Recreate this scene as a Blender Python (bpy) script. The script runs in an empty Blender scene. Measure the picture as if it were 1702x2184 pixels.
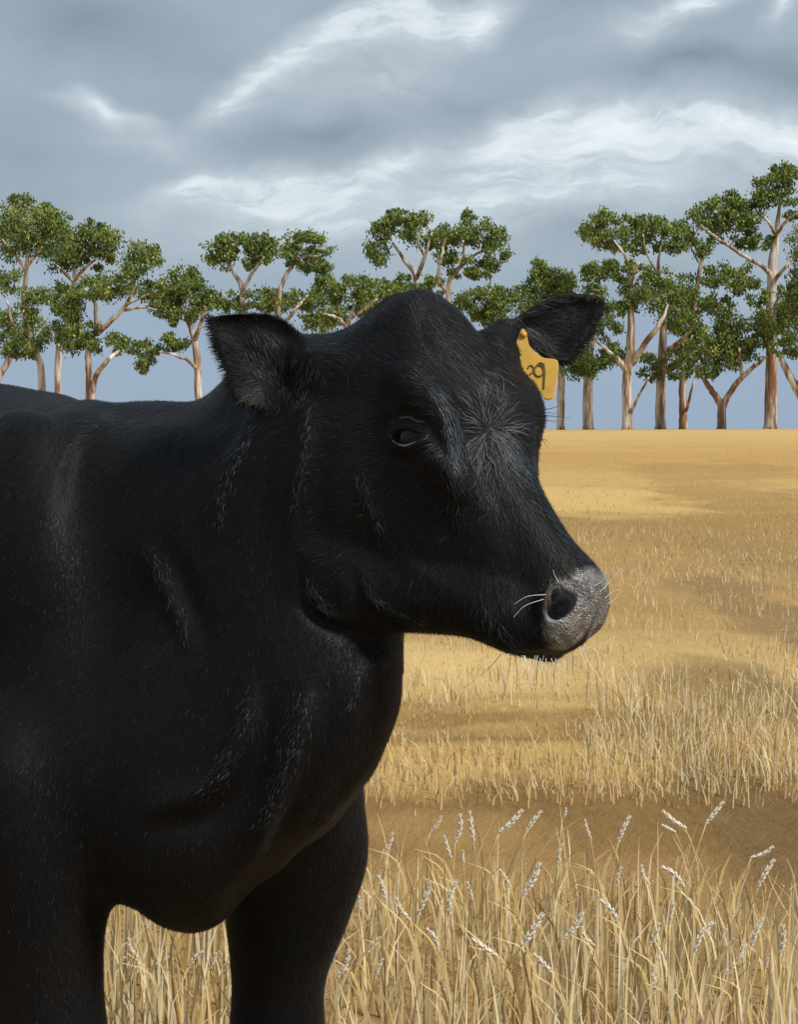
import bpy, math, random
import numpy as np
from mathutils import Vector
random.seed(7); RNG = np.random.default_rng(7)
S = bpy.context.scene
COL = S.collection

# ------------------------------------------------------------------ camera, sky, sun, exposure
F, H, CX, HY = 3625.0, 1.25, 851.0, 915.0        # focal length, eye height, image centre and horizon (1702 x 2184 units)
cam_d = bpy.data.cameras.new('camera'); cam = bpy.data.objects.new('camera', cam_d); COL.objects.link(cam)
cam.location = (0, 0, H); cam.rotation_euler = (math.radians(90), 0, 0)
cam_d.sensor_fit = 'VERTICAL'; cam_d.sensor_height = 36; cam_d.lens = F/2184*36
cam_d.shift_y = -(1092-HY)/2184; cam_d.clip_start = 0.05; cam_d.clip_end = 8000
S.camera = cam
S.view_settings.view_transform = 'Standard'; S.view_settings.look = 'None'
S.view_settings.exposure = 0.35; S.view_settings.gamma = 1
S.cycles.max_bounces = 5; S.cycles.use_denoising = True

SUN_EL, SUN_AZ = math.radians(48), math.radians(128)    # azimuth clockwise from +Y (view direction)
sd = bpy.data.lights.new('sun', 'SUN'); sun = bpy.data.objects.new('sun', sd); COL.objects.link(sun)
sd.energy = 3.1; sd.angle = math.radians(12); sd.color = (1.0, 0.94, 0.83)
sdir = Vector((math.sin(SUN_AZ)*math.cos(SUN_EL), math.cos(SUN_AZ)*math.cos(SUN_EL), math.sin(SUN_EL)))
sun.rotation_euler = sdir.to_track_quat('Z', 'Y').to_euler()

def srgb(r, g, b):
    return tuple(((c/255)/12.92 if c/255 <= .04045 else ((c/255+.055)/1.055)**2.4) for c in (r, g, b))

class NT:
    """small helper to write node graphs"""
    def __init__(s, nt): s.nt = nt; nt.nodes.clear()
    def n(s, typ, inputs=None, **kw):
        nd = s.nt.nodes.new(typ)
        for k, v in kw.items(): setattr(nd, k, v)
        for k, v in (inputs or {}).items(): s.put(nd.inputs[k], v)
        return nd
    def put(s, sock, v):
        if isinstance(v, bpy.types.Node): v = v.outputs[0]
        if isinstance(v, bpy.types.NodeSocket): s.nt.links.new(v, sock)
        else: sock.default_value = v
    def m(s, op, a, b=0.0, c=0.0, clamp=False):
        return s.n('ShaderNodeMath', {0: a, 1: b, 2: c}, operation=op, use_clamp=clamp).outputs[0]
    def mix(s, f, a, b, blend='MIX'):
        nd = s.n('ShaderNodeMix', data_type='RGBA', blend_type=blend, clamp_factor=True)
        fix = lambda v: (*v, 1) if isinstance(v, tuple) and len(v) == 3 else v
        s.put(nd.inputs[0], f); s.put(nd.inputs[6], fix(a)); s.put(nd.inputs[7], fix(b))
        return nd.outputs[2]
    def noise(s, vec, scale, detail=3, rough=.5, dist=0, out=0):
        nd = s.n('ShaderNodeTexNoise', {'Vector': vec, 'Scale': scale, 'Detail': detail, 'Roughness': rough, 'Distortion': dist})
        return nd.outputs[out]
    def ramp(s, f, stops, interp='LINEAR'):
        nd = s.n('ShaderNodeValToRGB', {0: f}); cr = nd.color_ramp; cr.interpolation = interp
        while len(cr.elements) < len(stops): cr.elements.new(.5)
        for e, (p, c) in zip(cr.elements, stops):
            e.position = p; e.color = (*c, 1) if len(c) == 3 else c
        return nd.outputs[0]

world = bpy.data.worlds.new('World'); S.world = world; world.use_nodes = True
w = NT(world.node_tree)
WS = 0.1
sky = w.n('ShaderNodeTexSky', sky_type='NISHITA', sun_disc=False, sun_elevation=SUN_EL, sun_rotation=SUN_AZ)
tc = w.n('ShaderNodeTexCoord').outputs['Generated']
sep = w.n('ShaderNodeSeparateXYZ', {0: tc})
az = w.m('ARCTAN2', sep.outputs[0], sep.outputs[1])
el = w.m('ARCSINE', sep.outputs[2])
P0 = w.n('ShaderNodeCombineXYZ', {0: az, 1: el, 2: 0.0}).outputs[0]
def warp(scale, amt, stretch=(1, 1, 1), detail=4):
    mp = w.n('ShaderNodeMapping', {0: tc, 3: stretch}).outputs[0]
    c = w.noise(mp, scale, detail, .55, 0, 1)
    c = w.n('ShaderNodeVectorMath', {0: c, 1: (.5, .5, .5)}, operation='SUBTRACT').outputs[0]
    c = w.n('ShaderNodeVectorMath', {0: c, 1: (amt, amt, 0)}, operation='MULTIPLY').outputs[0]
    return c
V1 = w.n('ShaderNodeVectorMath', {0: P0, 1: warp(10, .055)}, operation='ADD').outputs[0]
V1 = w.n('ShaderNodeVectorMath', {0: V1, 1: warp(34, .006)}, operation='ADD').outputs[0]
def blob(px, py, rx, ry, rot=0, vec=None):
    a, e = (px-CX)/F, (HY-py)/F
    mp = w.n('ShaderNodeMapping', {0: vec or V1, 1: (a, e, 0), 2: (0, 0, math.radians(rot)), 3: (rx/F, ry/F, 1)}, vector_type='TEXTURE')
    return w.n('ShaderNodeTexGradient', {0: mp.outputs[0]}, gradient_type='QUADRATIC_SPHERE').outputs['Fac']
def total(lst):
    acc = None
    for k, args in lst:
        g = w.m('MULTIPLY', blob(*args), k)
        acc = g if acc is None else w.m('ADD', acc, g)
    return acc
light = total([
    (1.1, (560, 150, 230, 85, 32)), (1.3, (720, 70, 220, 75, 18)), (1.9, (900, 35, 250, 85, 0)), (1.6, (1040, 50, 110, 75, 20)),
    (.7, (480, 190, 170, 60, 40)), (.55, (820, 160, 420, 170, 5)),
    (1.15, (225, 232, 170, 42, -8)), (.45, (330, 300, 240, 80, -15)),
    (1.1, (420, 400, 230, 70, 14)), (1.3, (620, 395, 340, 85, 3)), (1.1, (830, 345, 210, 70, 25)),
    (1.5, (1090, 300, 330, 120, 15)), (1.7, (1290, 290, 330, 120, -3)), (1.5, (1540, 300, 360, 100, -5)), (1.3, (1720, 300, 260, 110, 0)),
    (.9, (1000, 420, 620, 130, 4)), (.8, (1350, 390, 620, 120, 0)), (.55, (620, 440, 420, 90, 0)), (.7, (700, 500, 700, 120, 0)),
    (1.35, (1480, 45, 260, 62, 16)), (.5, (1330, 100, 220, 70, 15)), (1.1, (1680, 50, 100, 50, 40)),
])
dark = total([
    (1.0, (700, 275, 380, 90, 5)), (1.0, (1470, 165, 400, 70, 0)), (.6, (1700, 190, 280, 80, 0)),
    (.9, (200, 60, 420, 160, 0)), (.5, (60, 330, 300, 200, 0)), (.8, (1240, 20, 260, 70, 0)),
    (.6, (1000, 200, 300, 90, 0)), (.5, (1230, 490, 230, 110, 0)), (.5, (1700, 10, 200, 60, 0)),
])
wispmap = w.n('ShaderNodeMapping', {0: V1, 2: (0, 0, math.radians(-28)), 3: (16, 62, 1)}).outputs[0]
wisp = w.noise(wispmap, 1.4, 8, .66, .5)
wisp = w.m('MULTIPLY_ADD', wisp, 2.6, -.8, clamp=True)
lightw = w.m('MULTIPLY', light, w.m('MULTIPLY_ADD', wisp, .85, .50))
base_n = w.noise(w.n('ShaderNodeMapping', {0: V1, 3: (6, 14, 1)}).outputs[0], 1.5, 5, .5)
base = w.mix(w.m('MULTIPLY_ADD', base_n, 1.5, -.25, clamp=True), srgb(139, 155, 169), srgb(166, 180, 191))
c = w.mix(w.m('MULTIPLY', dark, .95, clamp=True), base, srgb(126, 139, 153))
c = w.mix(w.m('MULTIPLY', lightw, 1.0, clamp=True), c, srgb(199, 210, 217))
c = w.mix(w.m('MULTIPLY_ADD', lightw, .9, -.66, clamp=True), c, srgb(226, 233, 237))
# clear blue air low over the horizon, under the cloud base
lown = w.noise(w.n('ShaderNodeMapping', {0: V1, 3: (9, 9, 1)}).outputs[0], 2, 3)
low = w.n('ShaderNodeMapRange', {0: w.m('ADD', el, w.m('MULTIPLY_ADD', lown, .05, -.025)), 1: .040, 2: .100, 3: 1.0, 4: 0.0}, interpolation_type='SMOOTHSTEP').outputs[0]
c = w.mix(w.m('MULTIPLY', low, .93), c, srgb(146, 165, 186))
SKYGAIN = 0.88
cl = w.n('ShaderNodeVectorMath', {0: c, 1: (SKYGAIN/WS,)*3}, operation='MULTIPLY').outputs[0]
mixs = w.mix(.97, sky.outputs[0], cl)
bg = w.n('ShaderNodeBackground', {0: mixs, 1: WS}); out = w.n('ShaderNodeOutputWorld', {0: bg})
world.cycles.sampling_method = 'MANUAL'; world.cycles.sample_map_resolution = 256

# ------------------------------------------------------------------ helpers
def W(px, py, d):
    return np.array([(px-CX)/F*d, d, H-(py-HY)/F*d])

def ground_z(x, y):
    x = np.asarray(x, float); y = np.asarray(y, float)
    t = np.clip((y-12)/60, 0, 1); rise = t*t*(3-2*t)*(1.185 + 0.004*np.clip(x, -40, 40))
    t2 = np.clip((y-90)/60, 0, 1); rise = rise*(1-t2*t2*(3-2*t2))
    und = .025*np.sin(y*.9+x*.35)*np.clip((y-5)/6, 0, 1)*np.clip((40-y)/20, 0, 1)
    return rise + und

def mesh_np(name, verts, quads=None, tris=None, mat=None, parent=None, smooth=False, attrs=None, loc=None):
    me = bpy.data.meshes.new(name)
    verts = np.asarray(verts, np.float32)
    if loc is not None: verts = verts - np.asarray(loc, np.float32)
    parts, sizes = [], []
    if quads is not None and len(quads): parts.append(np.asarray(quads, np.int32).ravel()); sizes.append(np.full(len(quads), 4, np.int32))
    if tris is not None and len(tris): parts.append(np.asarray(tris, np.int32).ravel()); sizes.append(np.full(len(tris), 3, np.int32))
    loops = np.concatenate(parts); sz = np.concatenate(sizes)
    me.vertices.add(len(verts)); me.vertices.foreach_set('co', verts.ravel())
    me.loops.add(len(loops)); me.loops.foreach_set('vertex_index', loops)
    me.polygons.add(len(sz)); st = np.concatenate([[0], np.cumsum(sz)[:-1]]).astype(np.int32)
    me.polygons.foreach_set('loop_start', st)
    me.polygons.foreach_set('use_smooth', np.full(len(sz), smooth))
    me.update(calc_edges=True); me.validate()
    for k, v in (attrs or {}).items():
        a = me.attributes.new(k, 'FLOAT', 'POINT'); a.data.foreach_set('value', np.asarray(v, np.float32))
    if mat: me.materials.append(mat)
    o = bpy.data.objects.new(name, me); COL.objects.link(o)
    if parent is not None: o.parent = parent
    return o

def tag(o, label=None, cat=None, group=None, kind=None):
    if label: o['label'] = label
    if cat: o['category'] = cat
    if group: o['group'] = group
    if kind: o['kind'] = kind
    return o

def empty(name, loc):
    o = bpy.data.objects.new(name, None); COL.objects.link(o); o.location = loc; o.empty_display_size = .1
    return o

def material(name, rough=.8, spec=.5):
    mt = bpy.data.materials.new(name); mt.use_nodes = True
    g = NT(mt.node_tree)
    b = g.n('ShaderNodeBsdfPrincipled', {'Roughness': rough, 'Specular IOR Level': spec})
    g.n('ShaderNodeOutputMaterial', {0: b}); g.b = b
    return mt, g

def attr(g, name): return g.n('ShaderNodeAttribute', attribute_name=name).outputs['Fac']

def tubes(paths, sides=8, caps=True):
    """paths: list of [(x,y,z,r), ...]; returns verts, quads, tris, along"""
    V, Q, T, A = [], [], [], []
    for path in paths:
        p = np.array([q[:3] for q in path], float); r = [q[3] for q in path]
        n = len(p); b0 = sum(len(v) for v in V)
        tang = np.gradient(p, axis=0); tang /= np.linalg.norm(tang, axis=1)[:, None]+1e-9
        ref = np.array([0, 0, 1.]) if abs(tang[0][2]) < .8 else np.array([0, 1., 0])
        ring = []
        for i in range(n):
            a = np.cross(tang[i], ref); a /= np.linalg.norm(a)+1e-9; b = np.cross(tang[i], a)
            th = np.arange(sides)*2*math.pi/sides
            ring.append(p[i] + r[i]*(np.cos(th)[:, None]*a + np.sin(th)[:, None]*b))
            A += [i/(n-1)]*sides
        V.append(np.concatenate(ring))
        for i in range(n-1):
            for k in range(sides):
                k2 = (k+1) % sides
                Q.append((b0+i*sides+k, b0+i*sides+k2, b0+(i+1)*sides+k2, b0+(i+1)*sides+k))
        if caps:
            V.append(np.array([p[0], p[-1]])); A += [0, 1]; c0 = b0+n*sides
            for k in range(sides):
                k2 = (k+1) % sides
                T.append((c0, b0+k2, b0+k)); T.append((c0+1, b0+(n-1)*sides+k, b0+(n-1)*sides+k2))
    return np.concatenate(V), Q, T, A

def smooth_path(pts, n):
    """Catmull-Rom through points of any dimension"""
    p = np.array(pts, float)
    if len(p) == 2: t = np.linspace(0, 1, n)[:, None]; return p[0]*(1-t)+p[1]*t
    pp = np.vstack([2*p[0]-p[1], p, 2*p[-1]-p[-2]]); res = []
    for u in np.linspace(0, len(p)-1-1e-6, n):
        i = int(u); t = u-i; a, b, c_, d = pp[i:i+4]
        res.append(.5*((2*b)+(-a+c_)*t+(2*a-5*b+4*c_-d)*t*t+(-a+3*b-3*c_+d)*t**3))
    return np.array(res)

# ------------------------------------------------------------------ materials
m_ground, g = material('field_earth', .95, .1)
pos = g.n('ShaderNodeNewGeometry').outputs['Position']
sp = g.n('ShaderNodeSeparateXYZ', {0: pos})
n1 = g.noise(g.n('ShaderNodeMapping', {0: pos, 3: (.35, .8, 1)}).outputs[0], 1.0, 3)
inv = g.m('DIVIDE', 3.5, g.m('MAXIMUM', sp.outputs[1], 1.0))
t = g.m('ADD', inv, g.m('MULTIPLY', g.m('SUBTRACT', n1, .5), g.m('MULTIPLY', inv, .42)))
gold, sand, brown, dbrown = (.53, .335, .115), (.60, .43, .20), (.30, .175, .060), (.20, .115, .042)
colr = g.ramp(t, [(0.0, (.60, .42, .16)), (.047, (.62, .43, .16)), (.056, (.80, .58, .26)), (.085, (.62, .40, .145)), (.112, (.74, .52, .22)), (.158, (.44, .28, .105)),
                  (.19, (.50, .33, .13)), (.25, (.52, .35, .15)), (.32, (.58, .40, .17)), (.40, (.76, .55, .25)), (.455, (.70, .50, .21)), (.485, (.30, .18, .06)),
                  (.51, (.66, .44, .16)), (.56, (.60, .40, .15)), (.61, (.30, .175, .06)), (.69, (.34, .205, .075)), (.78, (.46, .30, .12)), (.9, (.50, .34, .15)), (1.0, (.42, .29, .15))])
def on_ground(px_, py_):
    y_ = 3.0
    for _ in range(4000):
        if HY+(H-float(ground_z((px_-CX)/F*y_, y_)))/y_*F <= py_ or y_ > 70: break
        y_ *= 1.001
    return (px_-CX)/F*y_, y_
wp = g.n('ShaderNodeVectorMath', {0: g.noise(g.n('ShaderNodeMapping', {0: pos, 3: (.9, .5, 1)}).outputs[0], 1.0, 4, .6, 0, 1), 1: (.5, .5, .5)}, operation='SUBTRACT').outputs[0]
wp = g.n('ShaderNodeVectorMath', {0: wp, 1: g.n('ShaderNodeCombineXYZ', {0: g.m('MULTIPLY', sp.outputs[1], .14), 1: g.m('MULTIPLY', sp.outputs[1], .22), 2: 0.0}).outputs[0]}, operation='MULTIPLY').outputs[0]
wpos = g.n('ShaderNodeVectorMath', {0: pos, 1: wp}, operation='ADD').outputs[0]
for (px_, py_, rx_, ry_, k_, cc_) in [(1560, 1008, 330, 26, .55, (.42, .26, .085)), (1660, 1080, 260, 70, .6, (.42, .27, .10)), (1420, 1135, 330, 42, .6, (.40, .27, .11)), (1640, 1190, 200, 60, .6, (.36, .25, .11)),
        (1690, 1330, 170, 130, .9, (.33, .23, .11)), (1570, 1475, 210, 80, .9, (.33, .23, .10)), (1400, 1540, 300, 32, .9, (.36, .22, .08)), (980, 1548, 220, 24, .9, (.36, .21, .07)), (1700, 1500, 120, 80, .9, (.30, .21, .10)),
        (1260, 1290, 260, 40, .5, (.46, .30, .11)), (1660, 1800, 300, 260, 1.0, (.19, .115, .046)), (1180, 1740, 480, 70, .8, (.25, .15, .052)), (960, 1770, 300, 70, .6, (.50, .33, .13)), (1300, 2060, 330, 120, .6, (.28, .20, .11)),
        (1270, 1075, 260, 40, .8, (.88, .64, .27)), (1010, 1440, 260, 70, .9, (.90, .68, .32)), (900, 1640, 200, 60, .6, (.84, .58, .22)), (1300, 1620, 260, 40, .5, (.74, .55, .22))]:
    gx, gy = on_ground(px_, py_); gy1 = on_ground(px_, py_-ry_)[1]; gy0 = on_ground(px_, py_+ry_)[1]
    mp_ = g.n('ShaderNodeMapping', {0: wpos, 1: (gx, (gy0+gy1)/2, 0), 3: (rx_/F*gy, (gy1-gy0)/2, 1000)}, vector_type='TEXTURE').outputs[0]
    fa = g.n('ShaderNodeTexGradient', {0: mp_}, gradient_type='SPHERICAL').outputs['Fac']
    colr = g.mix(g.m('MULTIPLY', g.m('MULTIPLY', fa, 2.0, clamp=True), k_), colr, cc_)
fine = g.noise(g.n('ShaderNodeMapping', {0: pos, 3: (14, 5, 10)}).outputs[0], 1.4, 6, .65)
colr = g.mix(1.0, colr, (.90, .83, .74), 'MULTIPLY')
colr = g.mix(g.m('MULTIPLY_ADD', fine, 1.3, -.35, clamp=True), g.mix(.16, colr, (.16, .10, .04)), g.mix(.18, colr, (.85, .66, .36)))
grit = g.noise(pos, 55, 4, .7)
colr = g.mix(g.m('MULTIPLY_ADD', grit, 1.6, -.6, clamp=True), g.mix(.14, colr, (.12, .075, .03)), colr)
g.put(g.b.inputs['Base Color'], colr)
bm = g.n('ShaderNodeBump', {'Strength': .6, 'Distance': .03, 'Height': g.m('ADD', fine, grit)})
g.put(g.b.inputs['Normal'], bm)

m_grass, g = material('dry_grass', .7, .25)
tn, al = attr(g, 'tone'), attr(g, 'along')
cc = g.ramp(tn, [(0, (.33, .20, .07)), (.35, (.52, .35, .13)), (.65, (.68, .52, .26)), (.85, (.77, .67, .43)), (1, (.84, .77, .58))])
g.put(g.b.inputs['Base Color'], g.mix(g.m('MULTIPLY', al, .35), g.mix(.25, cc, (.22, .13, .05)), g.mix(.35, cc, (.75, .62, .36))))
g.put(g.b.inputs['Subsurface Weight'], 0.0)

m_stem, g = material('wheat_straw', .65, .3)
pos = g.n('ShaderNodeNewGeometry').outputs['Position']
g.put(g.b.inputs['Base Color'], g.mix(g.noise(pos, 40, 2), (.58, .43, .18), (.70, .56, .29)))
m_ear, g = material('wheat_ear', .6, .3)
pos = g.n('ShaderNodeNewGeometry').outputs['Position']
g.put(g.b.inputs['Base Color'], g.mix(g.m('MULTIPLY_ADD', g.noise(pos, 160, 2), 2, -.5, clamp=True), (.80, .72, .56), (.93, .91, .86)))

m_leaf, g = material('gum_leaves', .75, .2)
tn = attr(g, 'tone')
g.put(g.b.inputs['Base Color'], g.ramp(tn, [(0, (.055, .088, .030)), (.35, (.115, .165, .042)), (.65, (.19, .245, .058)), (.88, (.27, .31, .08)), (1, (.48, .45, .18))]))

m_bark, g = material('gum_bark', .8, .25)
pos = g.n('ShaderNodeNewGeometry').outputs['Position']
strk = g.noise(g.n('ShaderNodeMapping', {0: pos, 3: (5.5, 5.5, .55)}).outputs[0], 1.0, 4, .6, .6)
strk2 = g.noise(g.n('ShaderNodeMapping', {0: pos, 3: (2.2, 2.2, .35)}).outputs[0], 1.0, 3, .6)
f = g.m('MULTIPLY_ADD', g.m('ADD', strk, strk2), 3.2, -2.75, clamp=True)
g.put(g.b.inputs['Base Color'], g.ramp(f, [(0, (.20, .105, .060)), (.35, (.34, .235, .165)), (.55, (.48, .39, .33)), (1, (.66, .62, .58))]))
g.put(g.b.inputs['Normal'], g.n('ShaderNodeBump', {'Strength': .5, 'Distance': .05, 'Height': strk}))

m_coat, g = material('black_coat', .5, .16)
pos = g.n('ShaderNodeNewGeometry').outputs['Position']
nb = g.noise(pos, 5, 3); nose = attr(g, 'nose')
strk = g.noise(g.n('ShaderNodeMapping', {0: pos, 3: (1, 1, .28)}).outputs[0], 130, 3, .6)
blk = g.mix(g.m('MULTIPLY_ADD', nb, 3, -1.1, clamp=True), (.0024, .0028, .0036), (.0056, .0040, .0034))
pb = g.noise(pos, 260, 3, .6)
glint = g.m('MULTIPLY', g.m('LESS_THAN', g.n('ShaderNodeTexVoronoi', {'Vector': pos, 'Scale': 300.0}).outputs[0], .30), g.m('MULTIPLY_ADD', g.noise(pos, 42, 2), 6, -2.9, clamp=True))  # pale flecks painting wet glints into the nose colour
nosec = g.mix(g.m('MULTIPLY_ADD', g.noise(pos, 60, 3), 2.2, -.6, clamp=True), (.075, .062, .055), (.26, .25, .245))
g.put(g.b.inputs['Base Color'], g.mix(g.m('MULTIPLY', attr(g, 'hole'), .8), g.mix(nose, blk, g.mix(g.m('MULTIPLY', attr(g, 'rim'), .6), g.mix(glint, nosec, (.72, .74, .76)), (.42, .43, .44))), (.085, .042, .024)))
g.put(g.b.inputs['Coat Weight'], g.m('MULTIPLY', nose, .25)); g.put(g.b.inputs['Coat Roughness'], .28)
g.pb = g.n('ShaderNodeTexVoronoi', {'Vector': pos, 'Scale': 330.0}).outputs[0]
g.put(g.b.inputs['Roughness'], g.m('MULTIPLY_ADD', nose, -.17, .62))
g.put(g.b.inputs['Sheen Weight'], g.m('MULTIPLY_ADD', nose, -.03, .03)); g.put(g.b.inputs['Sheen Roughness'], .45)
g.put(g.b.inputs['Sheen Tint'], (.7, .8, 1, 1))
bp1 = g.n('ShaderNodeBump', {'Strength': .35, 'Distance': .004, 'Height': strk})
bp2 = g.n('ShaderNodeBump', {'Strength': g.m('MULTIPLY', nose, .9), 'Distance': .004, 'Height': g.m('ADD', pb, g.pb), 'Normal': bp1})
g.put(g.b.inputs['Normal'], bp2)

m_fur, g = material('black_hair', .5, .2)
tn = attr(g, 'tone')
g.put(g.b.inputs['Base Color'], g.ramp(tn, [(0, (.003, .003, .0035)), (.5, (.0065, .006, .006)), (.75, (.026, .032, .040)), (1, (.11, .135, .16))]))  # upper blue-grey stops colour the painted coat highlights

m_whisk, g = material('whisker', .4, .5)
tn = attr(g, 'tone')
g.put(g.b.inputs['Base Color'], g.ramp(tn, [(0, (.02, .016, .012)), (.4, (.02, .016, .012)), (.5, (.85, .82, .76)), (1, (.93, .92, .88))]))

m_eye, g = material('eyeball', .04, .3)
g.put(g.b.inputs['Base Color'], (.006, .005, .005, 1))
m_lid, g = material('wet_lid_skin', .3, .5)
g.put(g.b.inputs['Base Color'], (.13, .14, .15, 1))
m_tag, g = material('ear_tag_plastic', .45, .5)
pos = g.n('ShaderNodeNewGeometry').outputs['Position']
g.put(g.b.inputs['Base Color'], g.mix(g.m('MULTIPLY_ADD', g.noise(pos, 45, 4), 1.8, -.5, clamp=True), (.48, .27, .03), (.66, .40, .07)))
m_ink, g = material('tag_ink', .6, .3)
g.put(g.b.inputs['Base Color'], (.12, .09, .025, 1))

# ------------------------------------------------------------------ ground
def build_ground():
    ys = np.concatenate([np.linspace(-8, 1.5, 8), np.linspace(2, 14, 110), np.linspace(14.3, 40, 90), np.linspace(40.7, 95, 90), np.linspace(98, 160, 30), np.geomspace(170, 6000, 24)])
    xs = np.concatenate([-np.geomspace(6000, 42, 22), np.linspace(-40, -8.5, 50), np.linspace(-8, 8, 120), np.linspace(8.5, 40, 50), np.geomspace(42, 6000, 22)])
    X, Y = np.meshgrid(xs, ys); Z = ground_z(X, Y)
    near = (np.abs(X) < 15) & (Y < 30)
    Z = Z + np.where(near, .008*np.sin(X*7.3+np.sin(Y*5))*np.cos(Y*6.1+X), 0)
    V = np.stack([X, Y, Z], -1).reshape(-1, 3); ny, nx = X.shape
    i = np.arange(ny-1)[:, None]*nx+np.arange(nx-1)[None]; i = i.ravel()
    Q = np.stack([i, i+1, i+nx+1, i+nx], 1)
    o = mesh_np('ground', V, Q, mat=m_ground, smooth=True); tag(o, kind='structure')
build_ground()

# ------------------------------------------------------------------ grass as blades
def blades(bx, by, h, wid, lean, curve_amt, tone, seg=4):
    """vectorised bent blades: each a tapering strip that turns about its base"""
    n = len(bx); bz = ground_z(bx, by)
    az_ = RNG.uniform(0, 2*np.pi, n); la = lean
    dirx, diry = np.cos(az_), np.sin(az_)*.6
    face = RNG.uniform(-.9, .9, n); wx, wy = np.cos(face), np.sin(face)
    V = np.zeros((n, (seg+1)*2, 3), np.float32); A = np.zeros((n, (seg+1)*2), np.float32)
    for k in range(seg+1):
        s_ = k/seg; off = la*s_*h + curve_amt*h*s_*s_*s_
        cx_, cy_ = bx+dirx*off, by+diry*off
        cz = bz - .01 + h*(s_ - .35*np.abs(curve_amt)*s_**3)
        ww = wid*(1-s_**1.6)*.5 + .0004
        for j, sg in enumerate((-1, 1)):
            V[:, 2*k+j, 0] = cx_+sg*ww*wx; V[:, 2*k+j, 1] = cy_+sg*ww*wy; V[:, 2*k+j, 2] = cz
        A[:, 2*k:2*k+2] = s_
    base = (np.arange(n)*(seg+1)*2)[:, None]
    q = np.concatenate([np.stack([base+2*k, base+2*k+1, base+2*k+3, base+2*k+2], -1).reshape(n, 4) for k in range(seg)])
    return V.reshape(-1, 3), q, A.ravel(), np.repeat(tone, (seg+1)*2)

def grass_patch(name, n, dlo, dhi, hlo, hhi, wlo, whi, lean=.18, curve_amt=.4, tone=(.3, .9), keep=None, xpad=1.35, clump=0, label=''):
    d = dlo*(dhi/dlo)**RNG.uniform(0, 1, n)
    x = RNG.uniform(-.235*xpad-.1, .235*xpad+.1, n)*d
    if clump:
        cd = dlo*(dhi/dlo)**RNG.uniform(0, 1, clump); cxx = RNG.uniform(-.33, .33, clump)*cd
        k = RNG.integers(0, clump, n); sp_ = .018*cd[k]
        x = cxx[k]+RNG.normal(0, 1, n)*sp_*1.6; d = cd[k]+RNG.normal(0, 1, n)*sp_*1.2
    if keep is not None:
        m = keep(x, d); x, d = x[m], d[m]
    n = len(x)
    h = RNG.uniform(hlo, hhi, n)*(RNG.uniform(.6, 1, n)); wd = RNG.uniform(wlo, whi, n)
    tn = np.clip(RNG.uniform(tone[0], tone[1], n), 0, 1)
    V, Q, A, T = blades(x, d, h, wd, RNG.normal(0, lean, n), RNG.normal(0, curve_amt, n), tn)
    o = mesh_np(name, V, Q, mat=m_grass, attrs={'along': A, 'tone': T})
    tag(o, label, 'grass', kind='stuff'); return o

def off_cow(x, d):           # nothing grows through the hooves
    k = np.ones(len(x), bool)
    for fx, fy in ((-.17, 2.76), (-.52, 2.53), (-1.05, 3.65), (-1.3, 3.5)):
        k &= (x-fx)**2+(d-fy)**2 > .11**2
    return k
def fore(x, d):
    px = CX+x/d*F; py = HY+H/d*F
    lim = 1930 + np.clip((px-1480)*.75, 0, 170)           # the stand thins out towards the right
    return off_cow(x, d) & (py > lim + RNG.normal(0, 25, len(x))) 
grass_patch('foreground_grass', 2500, 2.9, 4.45, .17, .35, .004, .0085, .12, .25, (.5, .98), fore, label='tall pale straw grass standing thick along the bottom of the field')
grass_patch('short_grass', 4200, 1.9, 4.6, .05, .14, .002, .005, .25, .3, (.35, .85), off_cow, label='short dry undergrowth at the foot of the wheat')
def band(lo, hi, xlo=-1e9, xhi=1e9, soft=12):
    def k(x, d):
        py = HY+(H-ground_z(x, d))/d*F + RNG.normal(0, soft, len(x)); px = CX+x/d*F
        return (py > lo) & (py < hi) & (px > xlo) & (px < xhi)
    return k
grass_patch('middle_grass', 7000, 5.6, 7.6, .05, .15, .003, .006, .2, .4, (.4, .85), band(1600, 1715, soft=26), label='loose band of golden grass across the middle of the field')
grass_patch('field_stubble', 20000, 4.6, 16, .015, .05, .003, .006, .3, .4, (.3, .85), lambda x, d: ~band(1690, 1900, soft=18)(x, d), label='short golden stubble covering the open field')
grass_patch('far_stubble', 11000, 14, 44, .03, .09, .006, .014, .3, .3, (.52, .68), None, xpad=1.2, label='far golden stubble running up to the tree line')
grass_patch('grey_grass', 5200, 5.8, 9.0, .10, .24, .003, .006, .2, .4, (.55, .95), band(1500, 1690, 1250, soft=32), clump=60, label='taller greyish grass clumps in the right of the field')
grass_patch('scattered_tufts', 5000, 7.5, 20, .07, .16, .003, .007, .2, .35, (.5, 1.0), None, clump=130, label='scattered pale tufts over the open golden field')

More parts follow.
